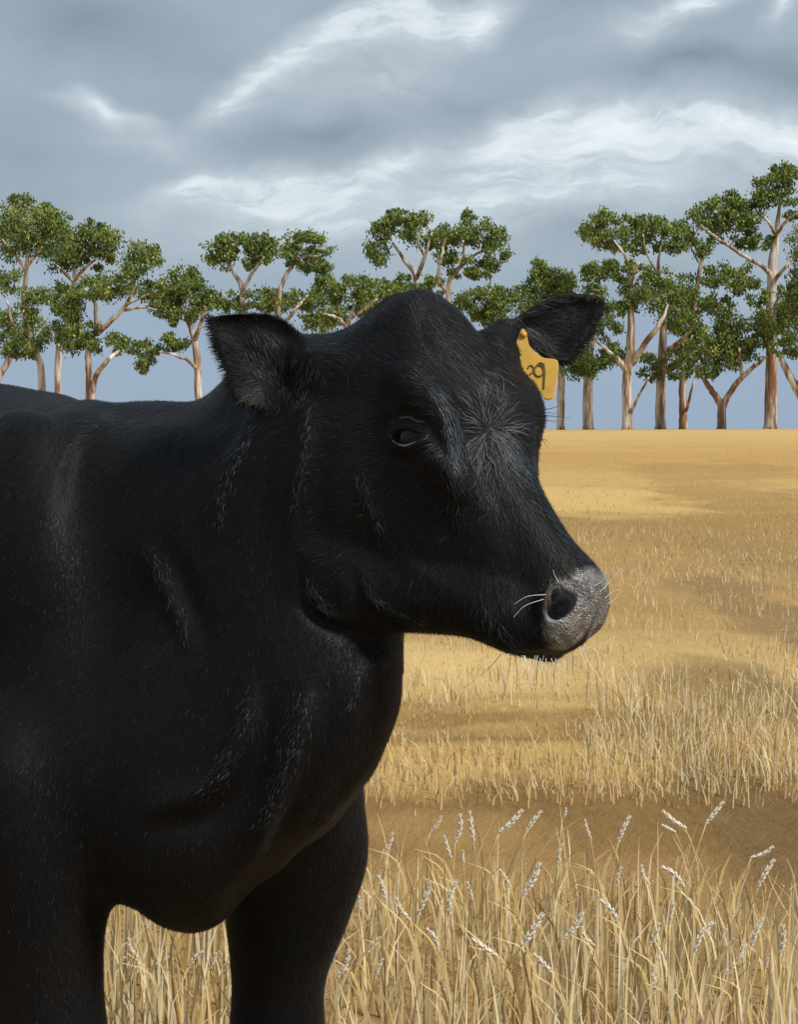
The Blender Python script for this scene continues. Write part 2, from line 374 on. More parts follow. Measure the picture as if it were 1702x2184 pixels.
# ------------------------------------------------------------------ wheat stalks, each its own thing
def zw(ax, ay, bx_, by_): return (671.6+.6054*ax, 1501.3+.6054*ay, 671.6+.6054*bx_, 1501.3+.6054*by_)
def zl(ax, ay, bx_, by_): return (.5107*ax, 1343.2+.5107*ay, .5107*bx_, 1343.2+.5107*by_)
WH = [zw(*a) for a in [(448,392,408,450),(512,385,495,485),(545,375,560,480),(455,462,480,540),(733,370,652,450),(800,375,745,450),(885,365,872,405),
 (952,405,972,470),(1112,392,1070,485),(1225,375,1305,435),(1442,342,1380,420),(1222,425,1270,450),(1618,500,1540,540),(1622,545,1565,640),(275,452,237,525),
 (873,490,866,568),(523,515,525,560),(650,580,690,645),(793,555,737,670),(1080,572,1072,650),(1152,565,1178,632),(1222,572,1300,640),(222,602,250,690),
 (410,628,365,740),(498,620,474,740),(537,625,557,690),(287,680,335,760),(155,675,155,735),(1005,688,1070,775),(805,735,725,860),(945,730,880,825),
 (940,780,985,850),(1265,700,1252,775),(1215,768,1180,850),(1407,765,1340,870),(1580,750,1540,850),(1650,775,1640,885),(1450,790,1435,830),
 (1512,845,1445,950),(1610,880,1590,930),(232,820,168,890),(392,788,435,870),(552,825,640,885),(770,878,840,950),(1212,885,1200,1000),(120,862,80,960),
 (240,895,212,965)]]
WL = [zl(*a) for a in [(535,1285,570,1365),(522,1365,490,1415),(660,1370,625,1425),(710,1362,680,1410),(850,1340,785,1410),(903,1348,875,1410),(955,1385,925,1415)]]
ORD = ['first','second','third','fourth','fifth','sixth','seventh','eighth','ninth','tenth','eleventh','twelfth','thirteenth','fourteenth','fifteenth','sixteenth','seventeenth','eighteenth','nineteenth','twentieth','twenty first']
rows = {}
for e_ in WH:
    rows.setdefault('top row of ears' if e_[1] < 1805 else 'second row of ears' if e_[1] < 1925 else 'lowest row of ears', []).append(e_)
rows['gap between the front legs'] = WL

def seed_head_mesh(path, rad):
    """rachis with overlapping paired grains and short awns"""
    P = smooth_path(path, 12); V, Q, T = [], [], []
    def grain(c, ax, r, ln):
        up = ax/np.linalg.norm(ax); a = np.cross(up, [0, 1., .1]); a /= np.linalg.norm(a); b = np.cross(up, a)
        base = sum(len(v) for v in V); pts = []
        for (t_, rr) in ((-.5, .25), (-.2, .95), (.15, 1), (.5, .35)):
            for k in range(5):
                th = k*2*math.pi/5
                pts.append(c+up*ln*t_+r*rr*(math.cos(th)*a+math.sin(th)*b))
        pts.append(c+up*ln*.72); V.append(np.array(pts))
        for i in range(3):
            for k in range(5):
                k2 = (k+1) % 5; Q.append((base+i*5+k, base+i*5+k2, base+(i+1)*5+k2, base+(i+1)*5+k))
        for k in range(5): T.append((base+15+k, base+15+(k+1) % 5, base+20))
    n = 15; Lh = np.linalg.norm(P[-1]-P[0])
    for i in range(n):
        k = int(i/(n-1)*10.99); c_ = P[k]; tg = P[min(k+1, 11)]-P[max(k-1, 0)]; tg = tg/np.linalg.norm(tg)
        side = np.array([tg[2], 0, -tg[0]]); s_ = 1 if i % 2 else -1
        env = .55+.6*math.sin(math.pi*(i+.8)/(n+.6))
        grain(c_+side*s_*rad*.55*env, tg*1.0+side*s_*.34, rad*.42*env, Lh*.16)
        if i % 2 == 0: grain(c_+np.array([0, -rad*.5*env, 0]), tg*1.0+np.array([0, -.25, 0]), rad*.38*env, Lh*.15)
    v2, q2, t2, _ = tubes([[(*q, rad*.22) for q in P]], 5)
    b0 = sum(len(v) for v in V); V.append(v2)
    Q += [tuple(b0+i for i in q) for q in q2]; T += [tuple(b0+i for i in q) for q in t2]
    return np.concatenate(V), Q, T

def wheat(e_, d, label):
    tx, ty, bx_, by_ = e_
    tip, neck = W(tx, ty, d-.01), W(bx_, by_, d)
    direction = neck-tip; slope = direction[0]/max(.02, -direction[2])
    drop = neck[2]; fx = neck[0] - 0 + np.clip(slope, -.9, .9)*drop*random.uniform(.28, .5)
    fy = d+random.uniform(-.05, .1); foot = np.array([fx, fy, float(ground_z(fx, fy))])
    root = empty('wheat_stalk', foot); tag(root, label, 'wheat', 'pale wheat stalks in the foreground')
    mid = neck*.45+foot*.55; mid[0] = neck[0]+np.clip(slope, -.9, .9)*drop*.25
    path = smooth_path([foot-[0, 0, .01], mid, neck], 9)
    v, q, t_, _ = tubes([[(*p, .0026-.0013*i/8) for i, p in enumerate(path)]], 5)
    mesh_np('stem', v, q, t_, m_stem, root, True, loc=foot)
    big = np.linalg.norm(tip-neck)
    bend = (tip+neck)/2 + np.array([-(tip-neck)[2], 0, (tip-neck)[0]])*random.uniform(-.12, .12)
    v, q, t_ = seed_head_mesh([neck, bend, tip], min(.0072, max(.0038, big*.072)))
    mesh_np('seed_head', v, q, t_, m_ear, root, False, loc=foot)
    # one long leaf blade leaving the stem
    k = random.choice((2, 3)); s_ = random.choice((-1, 1)); L = random.uniform(.12, .2)
    p0 = path[k]; pts = smooth_path([p0, p0+[s_*L*.18, -.01, L*.6], p0+[s_*L*.55, -.02, L*random.uniform(.75, 1)]], 7)
    V = []; 
    for i, p in enumerate(pts):
        ww = .0035*(1-(i/6)**2)+.0003; V += [p+[-ww, 0, 0], p+[ww, .002, 0]]
    mesh_np('leaf', np.array(V), [(2*i, 2*i+1, 2*i+3, 2*i+2) for i in range(6)], None, m_stem, root, True, loc=foot)

for rn, lst in rows.items():
    lst.sort(key=lambda e: e[0])
    for i, e_ in enumerate(lst):
        dd = {'t': 4.2, 's': 3.85, 'l': 3.5, 'g': 3.5}[rn[0]] + random.uniform(-.12, .12)
        ln = e_[0]-e_[2]; look = 'leaning right' if ln > 16 else 'leaning left' if ln < -16 else 'standing upright'
        if rn[0] == 'g': lab = f'pale wheat ear {look}, {ORD[i]} from the left between the front legs'
        else: lab = f'pale wheat ear {look}, {ORD[i]} from the left in the {rn}'
        wheat(e_, dd, lab)

# ------------------------------------------------------------------ gum trees beyond the crest of the field
def tree(d, label, limbs, blobs, hidden_base=None):
    bx0 = limbs[0][0][0]; X0 = (bx0-CX)/F*d; base = np.array([X0, d, float(ground_z(X0, d))])
    root = empty('gum_tree', base); tag(root, label, 'tree', 'gum trees along the edge of the field')
    paths = []
    for li, lb in enumerate(limbs):
        pts = []
        for j, (px, py, r) in enumerate(lb):
            r = r*(.82 if li == 0 else .72)
            dy = (0 if li == 0 else -random.uniform(.5, 2.0)*j/max(1, len(lb)-1))
            q = W(px, py, d+dy)
            if li == 0 and j == 0: q[2] = base[2]-.1
            pts.append((*q, r*d/F))
        sm = smooth_path(pts, max(6, 4*len(pts)))
        if li == 0: sm[0, 3] *= 1.2
        jit = RNG.normal(0, .012, (len(sm), 3)); sm[:, :3] += jit
        sm[:, 3] = np.maximum(sm[:, 3], .02); paths.append([tuple(s_) for s_ in sm])
    v, q, t_, _ = tubes(paths, 9)
    mesh_np('trunk', v, q, t_, m_bark, root, True, loc=base)
    C, T = [], []
    for (px, py, rx, ry) in blobs:
        rx *= 1.12; ry *= 1.15
        nsub = max(9, int(rx*ry/85)); 
        a = RNG.uniform(0, 2*np.pi, nsub); rr = np.sqrt(RNG.uniform(.03, 1, nsub))*.86
        sx, sy = px+rx*rr*np.cos(a), py+ry*rr*np.sin(a); sd_ = RNG.uniform(-1, 1, nsub)*np.sqrt(1-rr**2*.8)*rx*.8
        st = RNG.normal(0, .13, nsub)
        n = int(rx*ry*math.pi/4.0); k = RNG.integers(0, nsub, n); srad = np.clip(min(rx, ry)*.36, 7, 17)
        lx, ly = sx[k]+RNG.normal(0, srad*.62, n), sy[k]+RNG.normal(0, srad*.50, n)
        ld = (sd_[k]+RNG.normal(0, srad, n))*d/F
        dd = d+ld; C.append(np.stack([(lx-CX)/F*d, dd, H-(ly-HY)/F*d], 1))
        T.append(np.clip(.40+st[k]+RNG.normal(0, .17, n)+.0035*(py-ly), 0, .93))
    C = np.concatenate(C); T = np.concatenate(T); n = len(C)
    yl = RNG.uniform(0, 1, n) > .985; T[yl] = 1
    L = RNG.uniform(4.5, 9.5, n)*d/F*.5; Wd = RNG.uniform(2.8, 5.2, n)*d/F*.5
    up = np.stack([RNG.normal(0, .45, n), RNG.normal(0, .5, n), np.ones(n)], 1); up /= np.linalg.norm(up, axis=1)[:, None]
    sd2 = np.stack([RNG.normal(0, 1, n), RNG.normal(0, .7, n), RNG.normal(0, .3, n)], 1)
    sd2 -= (sd2*up).sum(1)[:, None]*up; sd2 /= np.linalg.norm(sd2, axis=1)[:, None]
    up, sd2 = up*L[:, None], sd2*Wd[:, None]
    V = np.stack([C-up, C+sd2, C+up, C-sd2], 1).reshape(-1, 3)
    Q = np.arange(n*4).reshape(n, 4)
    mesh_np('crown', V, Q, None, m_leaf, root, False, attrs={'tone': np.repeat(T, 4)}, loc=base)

tree(80, 'gum tree cut by the left edge of the photo with a slanting trunk', [[(-40,920,10),(-8,815,9),(22,760,8),(50,700,5)]], [(8,690,32,30),(18,600,26,26),(25,735,45,26)])
tree(76, 'tall gum tree at far left with the highest crown on the left', [[(92,918,10),(89,830,10),(86,780,9),(72,742,8),(55,690,8),(50,640,7),(54,590,6),(60,520,4)],[(55,580,6),(38,552,5),(4,511,3)],[(58,568,5),(90,526,3)],[(72,742,6),(30,700,4),(14,640,3)]],
     [(58,480,70,42),(30,520,42,32),(110,510,45,36),(50,432,30,18),(95,450,30,20),(70,650,32,38),(75,710,34,34),(52,740,40,22),(130,470,18,16)])
tree(82, 'gum tree with a straight brown trunk and broad crown, second behind the back', [[(121,918,10),(122,832,9),(123,780,9),(127,735,8),(146,680,7),(156,625,6),(158,547,4)],[(156,600,6),(120,567,3)],[(157,600,6),(180,572,5),(205,552,3)],[(158,570,3),(178,532,2)]],
     [(185,515,68,30),(125,545,45,32),(225,525,42,30),(190,486,36,18),(205,552,40,18),(130,690,28,45),(140,635,34,30)])
tree(74, 'forked gum tree with low foliage tier, right of the straight brown trunk', [[(193,918,13),(191,853,12),(189,800,9),(187,745,8),(203,705,7),(204,670,6),(199,632,3)],[(196,835,9),(205,800,8),(226,772,7),(252,748,5)],[(206,712,9),(240,680,8),(268,650,6),(289,606,2)],[(258,664,5),(300,656,4),(334,660,2)],[(262,655,4),(318,626,2)]],
     [(215,735,72,20),(165,725,34,30),(270,738,34,18),(200,622,60,26),(262,602,52,30),(300,560,36,38),(318,620,34,20),(160,655,30,34),(325,545,20,22),(175,700,40,16)])
tree(77, 'slim gum tree in open sky behind the neck, with one low left limb', [[(427,918,11),(424,850,10),(421,782,10),(414,726,8),(402,690,6),(383,652,3)],[(415,728,7),(428,690,6),(438,655,4)],[(418,786,7),(402,770,5),(372,757,4),(338,750,2)],[(392,668,2),(400,630,2)]],
     [(393,640,64,34),(385,602,45,28),(415,595,30,26),(440,640,30,22),(350,650,34,24),(345,735,50,20),(312,765,24,28),(305,790,14,16),(380,680,38,14),(382,735,22,14)])
tree(85, 'gum tree with V-shaped limbs and round crown above the left ear', [[(515,918,9),(515,700,8),(516,618,7),(500,585,5),(483,550,3)],[(516,620,6),(540,578,5),(564,548,3)],[(490,540,2),(500,528,2)]],
     [(470,545,32,34),(512,522,52,26),(560,540,32,32),(490,512,36,14),(540,560,34,14),(575,525,20,22),(545,640,75,22),(500,655,40,16),(590,650,40,22)])
tree(79, 'gum tree with leaning limbs and tall crown, right of the V-limbed one', [[(600,918,9),(596,720,8),(592,640,7),(604,600,6),(624,562,5),(636,526,3)],[(628,560,4),(650,548,3),(674,546,2)],[(590,700,7),(612,682,6),(634,655,5),(656,628,3)],[(622,555,3),(632,536,2)]],
     [(640,525,36,28),(680,545,28,40),(655,505,30,14),(690,590,24,24),(668,568,30,20),(690,630,42,28),(665,660,30,26),(685,695,32,30),(620,635,36,16),(622,545,16,22)])
tree(75, 'gum tree half hidden by the head with one white limb left of the poll', [[(742,918,9),(740,760,8),(740,715,7),(742,690,6),(756,650,4)],[(742,704,6),(722,680,5),(690,668,2)],[(750,680,4),(800,640,3)],[(790,622,3),(806,640,3)]],
     [(745,612,48,20),(795,612,55,26),(770,655,30,14),(780,645,38,28),(715,680,25,25),(725,632,22,20),(840,630,50,24)])
tree(83, 'gum tree with V-shaped limbs and open-centred crown directly above the poll', [[(885,918,9),(885,700,8),(886,594,7),(862,555,5),(837,517,3)],[(886,598,7),(905,552,6),(922,494,2)],[(905,545,4),(893,522,3),(892,500,2)]],
     [(808,520,28,42),(850,485,50,24),(905,492,42,30),(880,470,36,14),(935,520,18,30),(820,480,24,16),(875,608,70,20),(925,612,42,18),(850,458,34,12)])
tree(78, 'gum tree with bright upright limb and ragged crown, right of the poll', [[(962,918,9),(960,700,8),(958,606,7),(975,578,6),(994,556,5),(1034,530,2)],[(984,566,5),(989,545,4),(988,514,3)],[(950,620,6),(934,594,5),(942,545,4),(950,508,3)]],
     [(980,495,40,24),(1030,500,38,28),(1055,540,26,32),(1020,570,44,22),(955,530,24,36),(1000,470,14,22),(990,585,34,14),(1065,505,14,20),(960,565,20,18)])
tree(81, 'low gum tree between the poll and the tagged ear', [[(1062,918,9),(1060,760,8),(1050,690,6),(1042,660,4)],[(1044,662,4),(1058,640,3)]],
     [(1030,645,52,28),(1080,645,50,32),(1060,675,50,22),(1000,640,30,18),(1050,625,34,14)])
tree(76, 'round-topped gum tree directly behind the tagged ear', [[(1197,920,10),(1197,850,10),(1198,800,9),(1196,720,7),(1185,650,5)],[(1190,680,4),(1160,640,3)]],
     [(1175,600,50,24),(1150,620,36,32),(1205,620,32,32),(1180,650,52,30),(1165,578,30,14),(1155,562,18,10),(1215,780,28,26),(1200,700,34,44),(1235,745,28,34)])
tree(82, 'gum tree with thick plain trunk, first clear of the ear tag', [[(1255,919,14),(1254,850,13),(1256,795,12),(1262,720,10),(1275,660,6),(1280,600,3)]],
     [(1255,780,40,22),(1285,760,30,26),(1262,718,30,36),(1275,660,34,32),(1262,600,26,34),(1285,575,36,20),(1240,790,18,14)])
tree(74, 'gum tree with a bright white left limb and thin side stem', [[(1338,919,14),(1338,850,13),(1338,803,12),(1343,765,13),(1347,700,10),(1346,630,7),(1340,570,5)],[(1342,798,12),(1325,775,8),(1298,748,5),(1268,726,2)],[(1348,775,11),(1375,735,9),(1407,692,7),(1426,652,2)],[(1346,885,5),(1360,850,4),(1384,805,3)],[(1345,580,5),(1330,540,4),(1311,513,2)],[(1345,610,4),(1362,560,4)]],
     [(1290,490,46,28),(1265,510,26,28),(1305,462,32,18),(1320,520,30,18),(1318,580,36,22),(1345,655,40,14),(1315,655,40,20),(1370,610,50,30),(1400,590,30,24),(1300,700,26,20),(1320,745,26,20),(1330,570,40,14)])
tree(78, 'gum tree with brown upright trunk and spreading right limb', [[(1409,919,14),(1410,850,13),(1411,803,12),(1414,742,11),(1416,672,8),(1406,600,6),(1404,575,5),(1411,525,2)],[(1416,752,10),(1450,728,7),(1487,688,2)],[(1406,590,4),(1380,540,3),(1372,500,2)]],
     [(1385,492,44,28),(1420,515,44,24),(1375,470,36,14),(1360,525,22,16),(1425,640,40,40),(1440,680,40,28),(1430,770,56,22),(1392,795,28,16),(1470,745,24,20),(1410,480,28,18)])
tree(84, 'gum tree with narrow trunk and thin dark side stem', [[(1459,918,12),(1458,870,11),(1457,806,9),(1465,740,7),(1480,660,6),(1495,567,5),(1509,530,2)],[(1463,880,5),(1474,840,4),(1487,792,3)],[(1490,560,3),(1474,520,2),(1496,480,2)]],
     [(1450,515,38,24),(1495,520,30,22),(1468,480,32,26),(1455,620,34,28),(1490,640,40,24),(1480,690,48,26),(1478,762,36,24),(1450,790,30,16),(1505,735,34,22)])
tree(75, 'low-forking gum tree in a wide Y shape', [[(1539,918,12),(1539,868,11),(1520,835,8),(1500,806,6)],[(1541,872,10),(1556,840,9),(1582,806,8),(1610,782,6),(1636,760,3)],[(1583,806,6),(1581,775,5),(1577,745,3)],[(1500,808,4),(1492,770,3)]],
     [(1530,765,48,28),(1510,790,30,16),(1560,740,40,26),(1530,720,44,24),(1560,690,44,30),(1590,740,32,20),(1625,700,36,28),(1540,650,40,22),(1560,600,44,26),(1520,585,34,24),(1590,600,24,32),(1605,760,20,12)])
tree(79, 'tallest gum tree with thick pale trunk and bare white fork', [[(1644,918,17),(1645,850,16),(1647,752,15),(1646,640,13),(1649,562,12),(1658,500,8),(1665,417,2)],[(1646,600,10),(1636,575,7),(1598,552,6),(1557,526,5),(1525,505,4),(1496,480,2)],[(1652,600,7),(1675,572,5),(1706,545,4)],[(1657,505,7),(1645,480,5),(1624,455,2)],[(1658,500,6),(1680,470,4),(1700,455,3)],[(1640,690,4),(1624,650,3)],[(1556,526,2),(1578,500,2)]],
     [(1525,455,46,28),(1560,430,30,20),(1565,475,42,26),(1600,450,30,36),(1650,395,44,26),(1685,380,36,24),(1692,430,22,38),(1625,520,38,18),(1590,505,34,20),(1630,425,28,22),(1670,360,22,12),(1640,720,40,20),(1650,665,42,28),(1690,690,30,36),(1620,640,32,18),(1665,620,26,12),(1530,500,26,14)])
tree(73, 'gum tree at the right edge with a trunk leaning in', [[(1732,918,14),(1722,870,12),(1700,830,11),(1676,785,9),(1662,752,5)],[(1700,832,8),(1722,760,6),(1730,600,5)]],
     [(1695,735,36,24),(1720,660,44,54),(1700,620,24,22),(1712,520,30,36),(1735,600,40,50),(1670,745,30,16)])

# ------------------------------------------------------------------ the cow
K = 0.0058
LO = np.array([-1.72, 2.02, -.03]); HI = np.array([.42, 4.30, 1.53])
NX, NY, NZ = [int(v) for v in np.ceil((HI-LO)/K)]
D = np.full((NX, NY, NZ), .5, np.float32)
AX = [LO[i]+K*np.arange(n, dtype=np.float32) for i, n in enumerate((NX, NY, NZ))]
def region(lo, hi, pad):
    sl = []
    for i in range(3):
        a = int(max(0, math.floor((lo[i]-pad-LO[i])/K))); b = int(min((NX, NY, NZ)[i], math.ceil((hi[i]+pad-LO[i])/K)+1))
        sl.append(slice(a, max(b, a)))
    return tuple(sl)
def pts_of(sl): return AX[0][sl[0]][:, None, None], AX[1][sl[1]][None, :, None], AX[2][sl[2]][None, None, :]
def blend(sl, d, k, sub=False):
    a = D[sl]
    if sub:
        d = -d; h = np.maximum(k-np.abs(a-d), 0)/k; D[sl] = np.maximum(a, d)+h*h*k*.25
    else:
        h = np.maximum(k-np.abs(a-d), 0)/k; D[sl] = np.minimum(a, d)-h*h*k*.25
def ellipsoid(c, r, axes=None, k=.05, sub=False):
    c = np.asarray(c, float); r = np.asarray(r, float)
    A = np.eye(3) if axes is None else np.asarray(axes, float)
    ext = np.sqrt(((A*r[:, None])**2).sum(0)); sl = region(c-ext, c+ext, k+.01)
    X, Y, Z = pts_of(sl); X = X-c[0]; Y = Y-c[1]; Z = Z-c[2]
    q0 = q1 = 0
    for i in range(3):
        e = (A[i, 0]*X+A[i, 1]*Y+A[i, 2]*Z)/np.float32(r[i]); q0 = q0+e*e; q1 = q1+(e/np.float32(r[i]))**2
    q0 = np.sqrt(q0); q1 = np.sqrt(q1)+1e-9
    blend(sl, (q0*(q0-1)/q1).astype(np.float32), k, sub)
def cone(a, b, ra, rb, k=.04, sub=False):
    a = np.asarray(a, float); b = np.asarray(b, float); R = max(ra, rb)
    sl = region(np.minimum(a, b)-R, np.maximum(a, b)+R, k+.01); X, Y, Z = pts_of(sl); ab = b-a; L2 = (ab*ab).sum()
    t = np.clip(((X-a[0])*ab[0]+(Y-a[1])*ab[1]+(Z-a[2])*ab[2])/L2, 0, 1)
    d = np.sqrt((X-a[0]-t*ab[0])**2+(Y-a[1]-t*ab[1])**2+(Z-a[2]-t*ab[2])**2)-(ra+(rb-ra)*t)
    blend(sl, d.astype(np.float32), k, sub)
def cones(pts, k=.03):
    pts = smooth_path(pts, 3*len(pts)-2)
    for p, q in zip(pts[:-1], pts[1:]): cone(p[:3], q[:3], p[3], q[3], k)
def loft(o, u, wv, v, st, k=.05, n=2.3):
    """st: rows (u, v_top, v_bottom, half_width); section is a superellipse"""
    st = np.array(st, float); o = np.asarray(o, float)
    cor = []
    for r in st:
        for a in (r[1], r[2]):
            for b in (-r[3], r[3]): cor.append(o+u*r[0]+v*a+wv*b)
    cor = np.array(cor); sl = region(cor.min(0), cor.max(0), k+.01)
    X, Y, Z = pts_of(sl); X = X-o[0]; Y = Y-o[1]; Z = Z-o[2]
    cu = u[0]*X+u[1]*Y+u[2]*Z; cv = v[0]*X+v[1]*Y+v[2]*Z; cw = wv[0]*X+wv[1]*Y+wv[2]*Z
    uu = np.linspace(st[0, 0], st[-1, 0], 200); sm = smooth_path_u(st, uu)
    tp, bt, hw = [np.interp(cu, uu, sm[:, i]) for i in (1, 2, 3)]
    b = np.maximum((tp-bt)/2, .004); cv = cv-(tp+bt)/2; hw = np.maximum(hw, .004)
    e = (np.abs(cw/hw)**n+np.abs(cv/b)**n)**(1/n)
    d = (e-1)*np.minimum(hw, b)
    cap = np.maximum(st[0, 0]-cu, cu-st[-1, 0])
    blend(sl, np.maximum(d, cap).astype(np.float32), k)
def smooth_path_u(st, uu):
    """monotone-ish cubic through rows keyed on column 0"""
    x = st[:, 0]; res = np.zeros((len(uu), st.shape[1])); res[:, 0] = uu
    for c_ in range(1, st.shape[1]):
        y = st[:, c_]; m = np.gradient(y, x)
        i = np.clip(np.searchsorted(x, uu)-1, 0, len(x)-2); h = x[i+1]-x[i]; t = (uu-x[i])/h
        res[:, c_] = (2*t**3-3*t**2+1)*y[i]+(t**3-2*t**2+t)*h*m[i]+(-2*t**3+3*t**2)*y[i+1]+(t**3-t**2)*h*m[i+1]
    return res

hd = np.array([.57, -.82, 0]); hd /= np.linalg.norm(hd); lat = np.array([-hd[1], hd[0], 0]); UP = np.array([0, 0, 1.])
BO = np.array([-.345, 2.63, 0])
def B(s_, l, z): return BO-hd*s_+lat*l+UP*z
AXB = [(-hd), lat, UP]
# trunk
loft(BO, -hd, lat, UP, [(-.12, 1.02, .62, .10), (-.05, 1.12, .56, .17), (.06, 1.20, .52, .225), (.25, 1.265, .50, .27), (.5, 1.29, .49, .315), (.8, 1.325, .47, .35), (1.1, 1.33, .50, .35),
      (1.35, 1.335, .60, .29), (1.52, 1.29, .76, .20), (1.6, 1.2, .9, .10)], k=.06, n=2.2)
ellipsoid(B(.17, -.19, 1.0), (.20, .12, .27), AXB, k=.10); ellipsoid(B(.17, .19, 1.0), (.20, .12, .27), AXB, k=.10)   # shoulders
ellipsoid(B(.02, -.17, .74), (.15, .115, .17), AXB, k=.08); ellipsoid(B(.02, .17, .74), (.15, .115, .17), AXB, k=.08)
ellipsoid(B(1.3, -.2, 1.05), (.22, .13, .27), AXB, k=.08); ellipsoid(B(1.3, .2, 1.05), (.22, .13, .27), AXB, k=.08)   # haunches
# front legs
def px_cones(rows_, k=.04): cones([(*W(a, b, d), r*d/F) for a, b, d, r in rows_], k)
fr = [(*W(655, 1700, 2.74), .100), (*W(635, 1880, 2.74), .096), (*W(606, 2060, 2.74), .078), (*W(594, 2190, 2.74), .069), (-.187, 2.735, .335, .060)]
cones(fr, .035)
cones([(-.187, 2.735, .335, .060), (-.19, 2.74, .28, .048), (-.19, 2.74, .13, .040), (-.192, 2.725, .09, .048), (-.195, 2.70, .045, .056), (-.195, 2.69, .01, .058)], .02)
fl = [(*W(50, 1650, 2.5), .105), (*W(82, 1850, 2.5), .090), (*W(98, 2020, 2.5), .078), (*W(106, 2190, 2.5), .074), (-.513, 2.5, .335, .062)]
cones(fl, .035)
cones([(-.513, 2.5, .335, .062), (-.513, 2.505, .28, .049), (-.513, 2.51, .13, .041), (-.513, 2.495, .09, .049), (-.513, 2.475, .045, .057), (-.513, 2.465, .01, .059)], .02)
for l in (-.19, .19):    # hind legs: stifle forward, hock back, shank upright
    a = [(*B(1.28, l, .82), .13), (*B(1.22, l, .66), .10), (*B(1.36, l, .5), .065), (*B(1.44, l, .42), .055), (*B(1.42, l, .28), .042), (*B(1.40, l, .13), .04), (*B(1.38, l, .08), .048), (*B(1.35, l, .01), .056)]
    cones(a, .035)
cones([(*B(1.56, 0, 1.25), .035), (*B(1.64, 0, 1.1), .028), (*B(1.66, 0, .8), .018), (*B(1.66, 0, .6), .016), (*B(1.66, 0, .5), .03), (*B(1.66, 0, .38), .015)], .02)   # tail
# neck: a chain of upright ellipsoids from the shoulders to the skull
nk = np.array([[*W(235, 1200, 2.80), .235, .245], [*W(370, 1185, 2.70), .205, .235], [*W(500, 1150, 2.62), .18, .222], [*W(610, 1110, 2.56), .158, .208], [*W(700, 1060, 2.51), .14, .205], [*W(780, 1005, 2.47), .12, .185]])
nks = smooth_path(nk, 11)
for i, q in enumerate(nks):
    tg = nks[min(i+1, 10), :3]-nks[max(i-1, 0), :3]; tg[2] = 0; tg /= np.linalg.norm(tg); sdv = np.array([-tg[1], tg[0], 0])
    ellipsoid(q[:3], (.14, q[3], q[4]), [tg, sdv, UP], k=.045)
cones([(*W(240, 935, 2.85), .045), (*W(450, 922, 2.68), .045), (*W(600, 878, 2.56), .05), (*W(720, 795, 2.5), .05), (*W(800, 757, 2.46), .055)], .07)     # crest
# dewlap and brisket
px_cones([(760, 1270, 2.45, 80), (742, 1370, 2.44, 90), (732, 1470, 2.43, 98), (680, 1570, 2.43, 104), (590, 1660, 2.45, 112), (490, 1745, 2.48, 122), (400, 1810, 2.50, 120)], .04)
ellipsoid(W(560, 1450, 2.55), (.22, .17, .28), AXB, k=.08)
ellipsoid(W(420, 1640, 2.55), (.18, .19, .25), AXB, k=.08)
ellipsoid(W(385, 1755, 2.50), (.12, .11, .125), AXB, k=.06)
# head
PO = W(903, 628, 2.43); NT_ = W(1292, 1262, 2.255)
hu = NT_-PO; HL = np.linalg.norm(hu); hu /= HL
hw_ = np.cross(hu, UP); hw_ /= np.linalg.norm(hw_)
if hw_[0] > 0: hw_ = -hw_
hv = np.cross(hu, hw_); hv = hv if hv[2] > 0 else -hv
def Hd(u, v, w_): return PO+hu*u+hv*v+hw_*w_
loft(PO, hu, hw_, hv, [(-.05, -.04, -.12, .030), (-.025, -.008, -.17, .062), (.02, .004, -.21, .082), (.08, .014, -.25, .098), (.14, .016, -.28, .108), (.20, .010, -.295, .106), (.27, -.004, -.29, .092),
      (.34, -.014, -.255, .076), (.40, -.018, -.205, .064), (.45, -.020, -.175, .060), (.495, -.022, -.155, .063), (.53, -.030, -.136, .062), (.552, -.045, -.115, .049), (.563, -.065, -.095, .028)], k=.03, n=2.35)
HA = [hu, hw_, hv]
ellipsoid(Hd(-.005, -.035, 0), (.05, .055, .045), HA, k=.05)           # poll
for s_ in (1, -1):
    ellipsoid(Hd(.165, -.034, s_*.092), (.05, .026, .024), HA, k=.05)   # brow
    ellipsoid(Hd(.235, -.062, s_*.092), (.06, .022, .022), HA, k=.04)     # cheekbone
    ellipsoid(Hd(.235, -.20, s_*.075), (.10, .042, .085), HA, k=.05)      # jaw muscle
    ellipsoid(Hd(.515, -.075, s_*.050), (.038, .026, .042), HA, k=.025)   # muzzle wings
    ellipsoid(Hd(.185, -.056, s_*.128), (.026, .016, .018), HA, k=.014, sub=True)   # eye socket
ellipsoid(Hd(.522, -.125, 0), (.036, .044, .022), HA, k=.02)           # chin
ellipsoid(Hd(.31, -.17, .052), (.13, .03, .085), HA, k=.06)
px_cones([(690, 1200, 2.43, 85), (770, 1240, 2.40, 72), (880, 1266, 2.37, 60), (975, 1288, 2.33, 50), (1060, 1318, 2.295, 44), (1120, 1342, 2.28, 38)], .045)   # lower jaw, near side

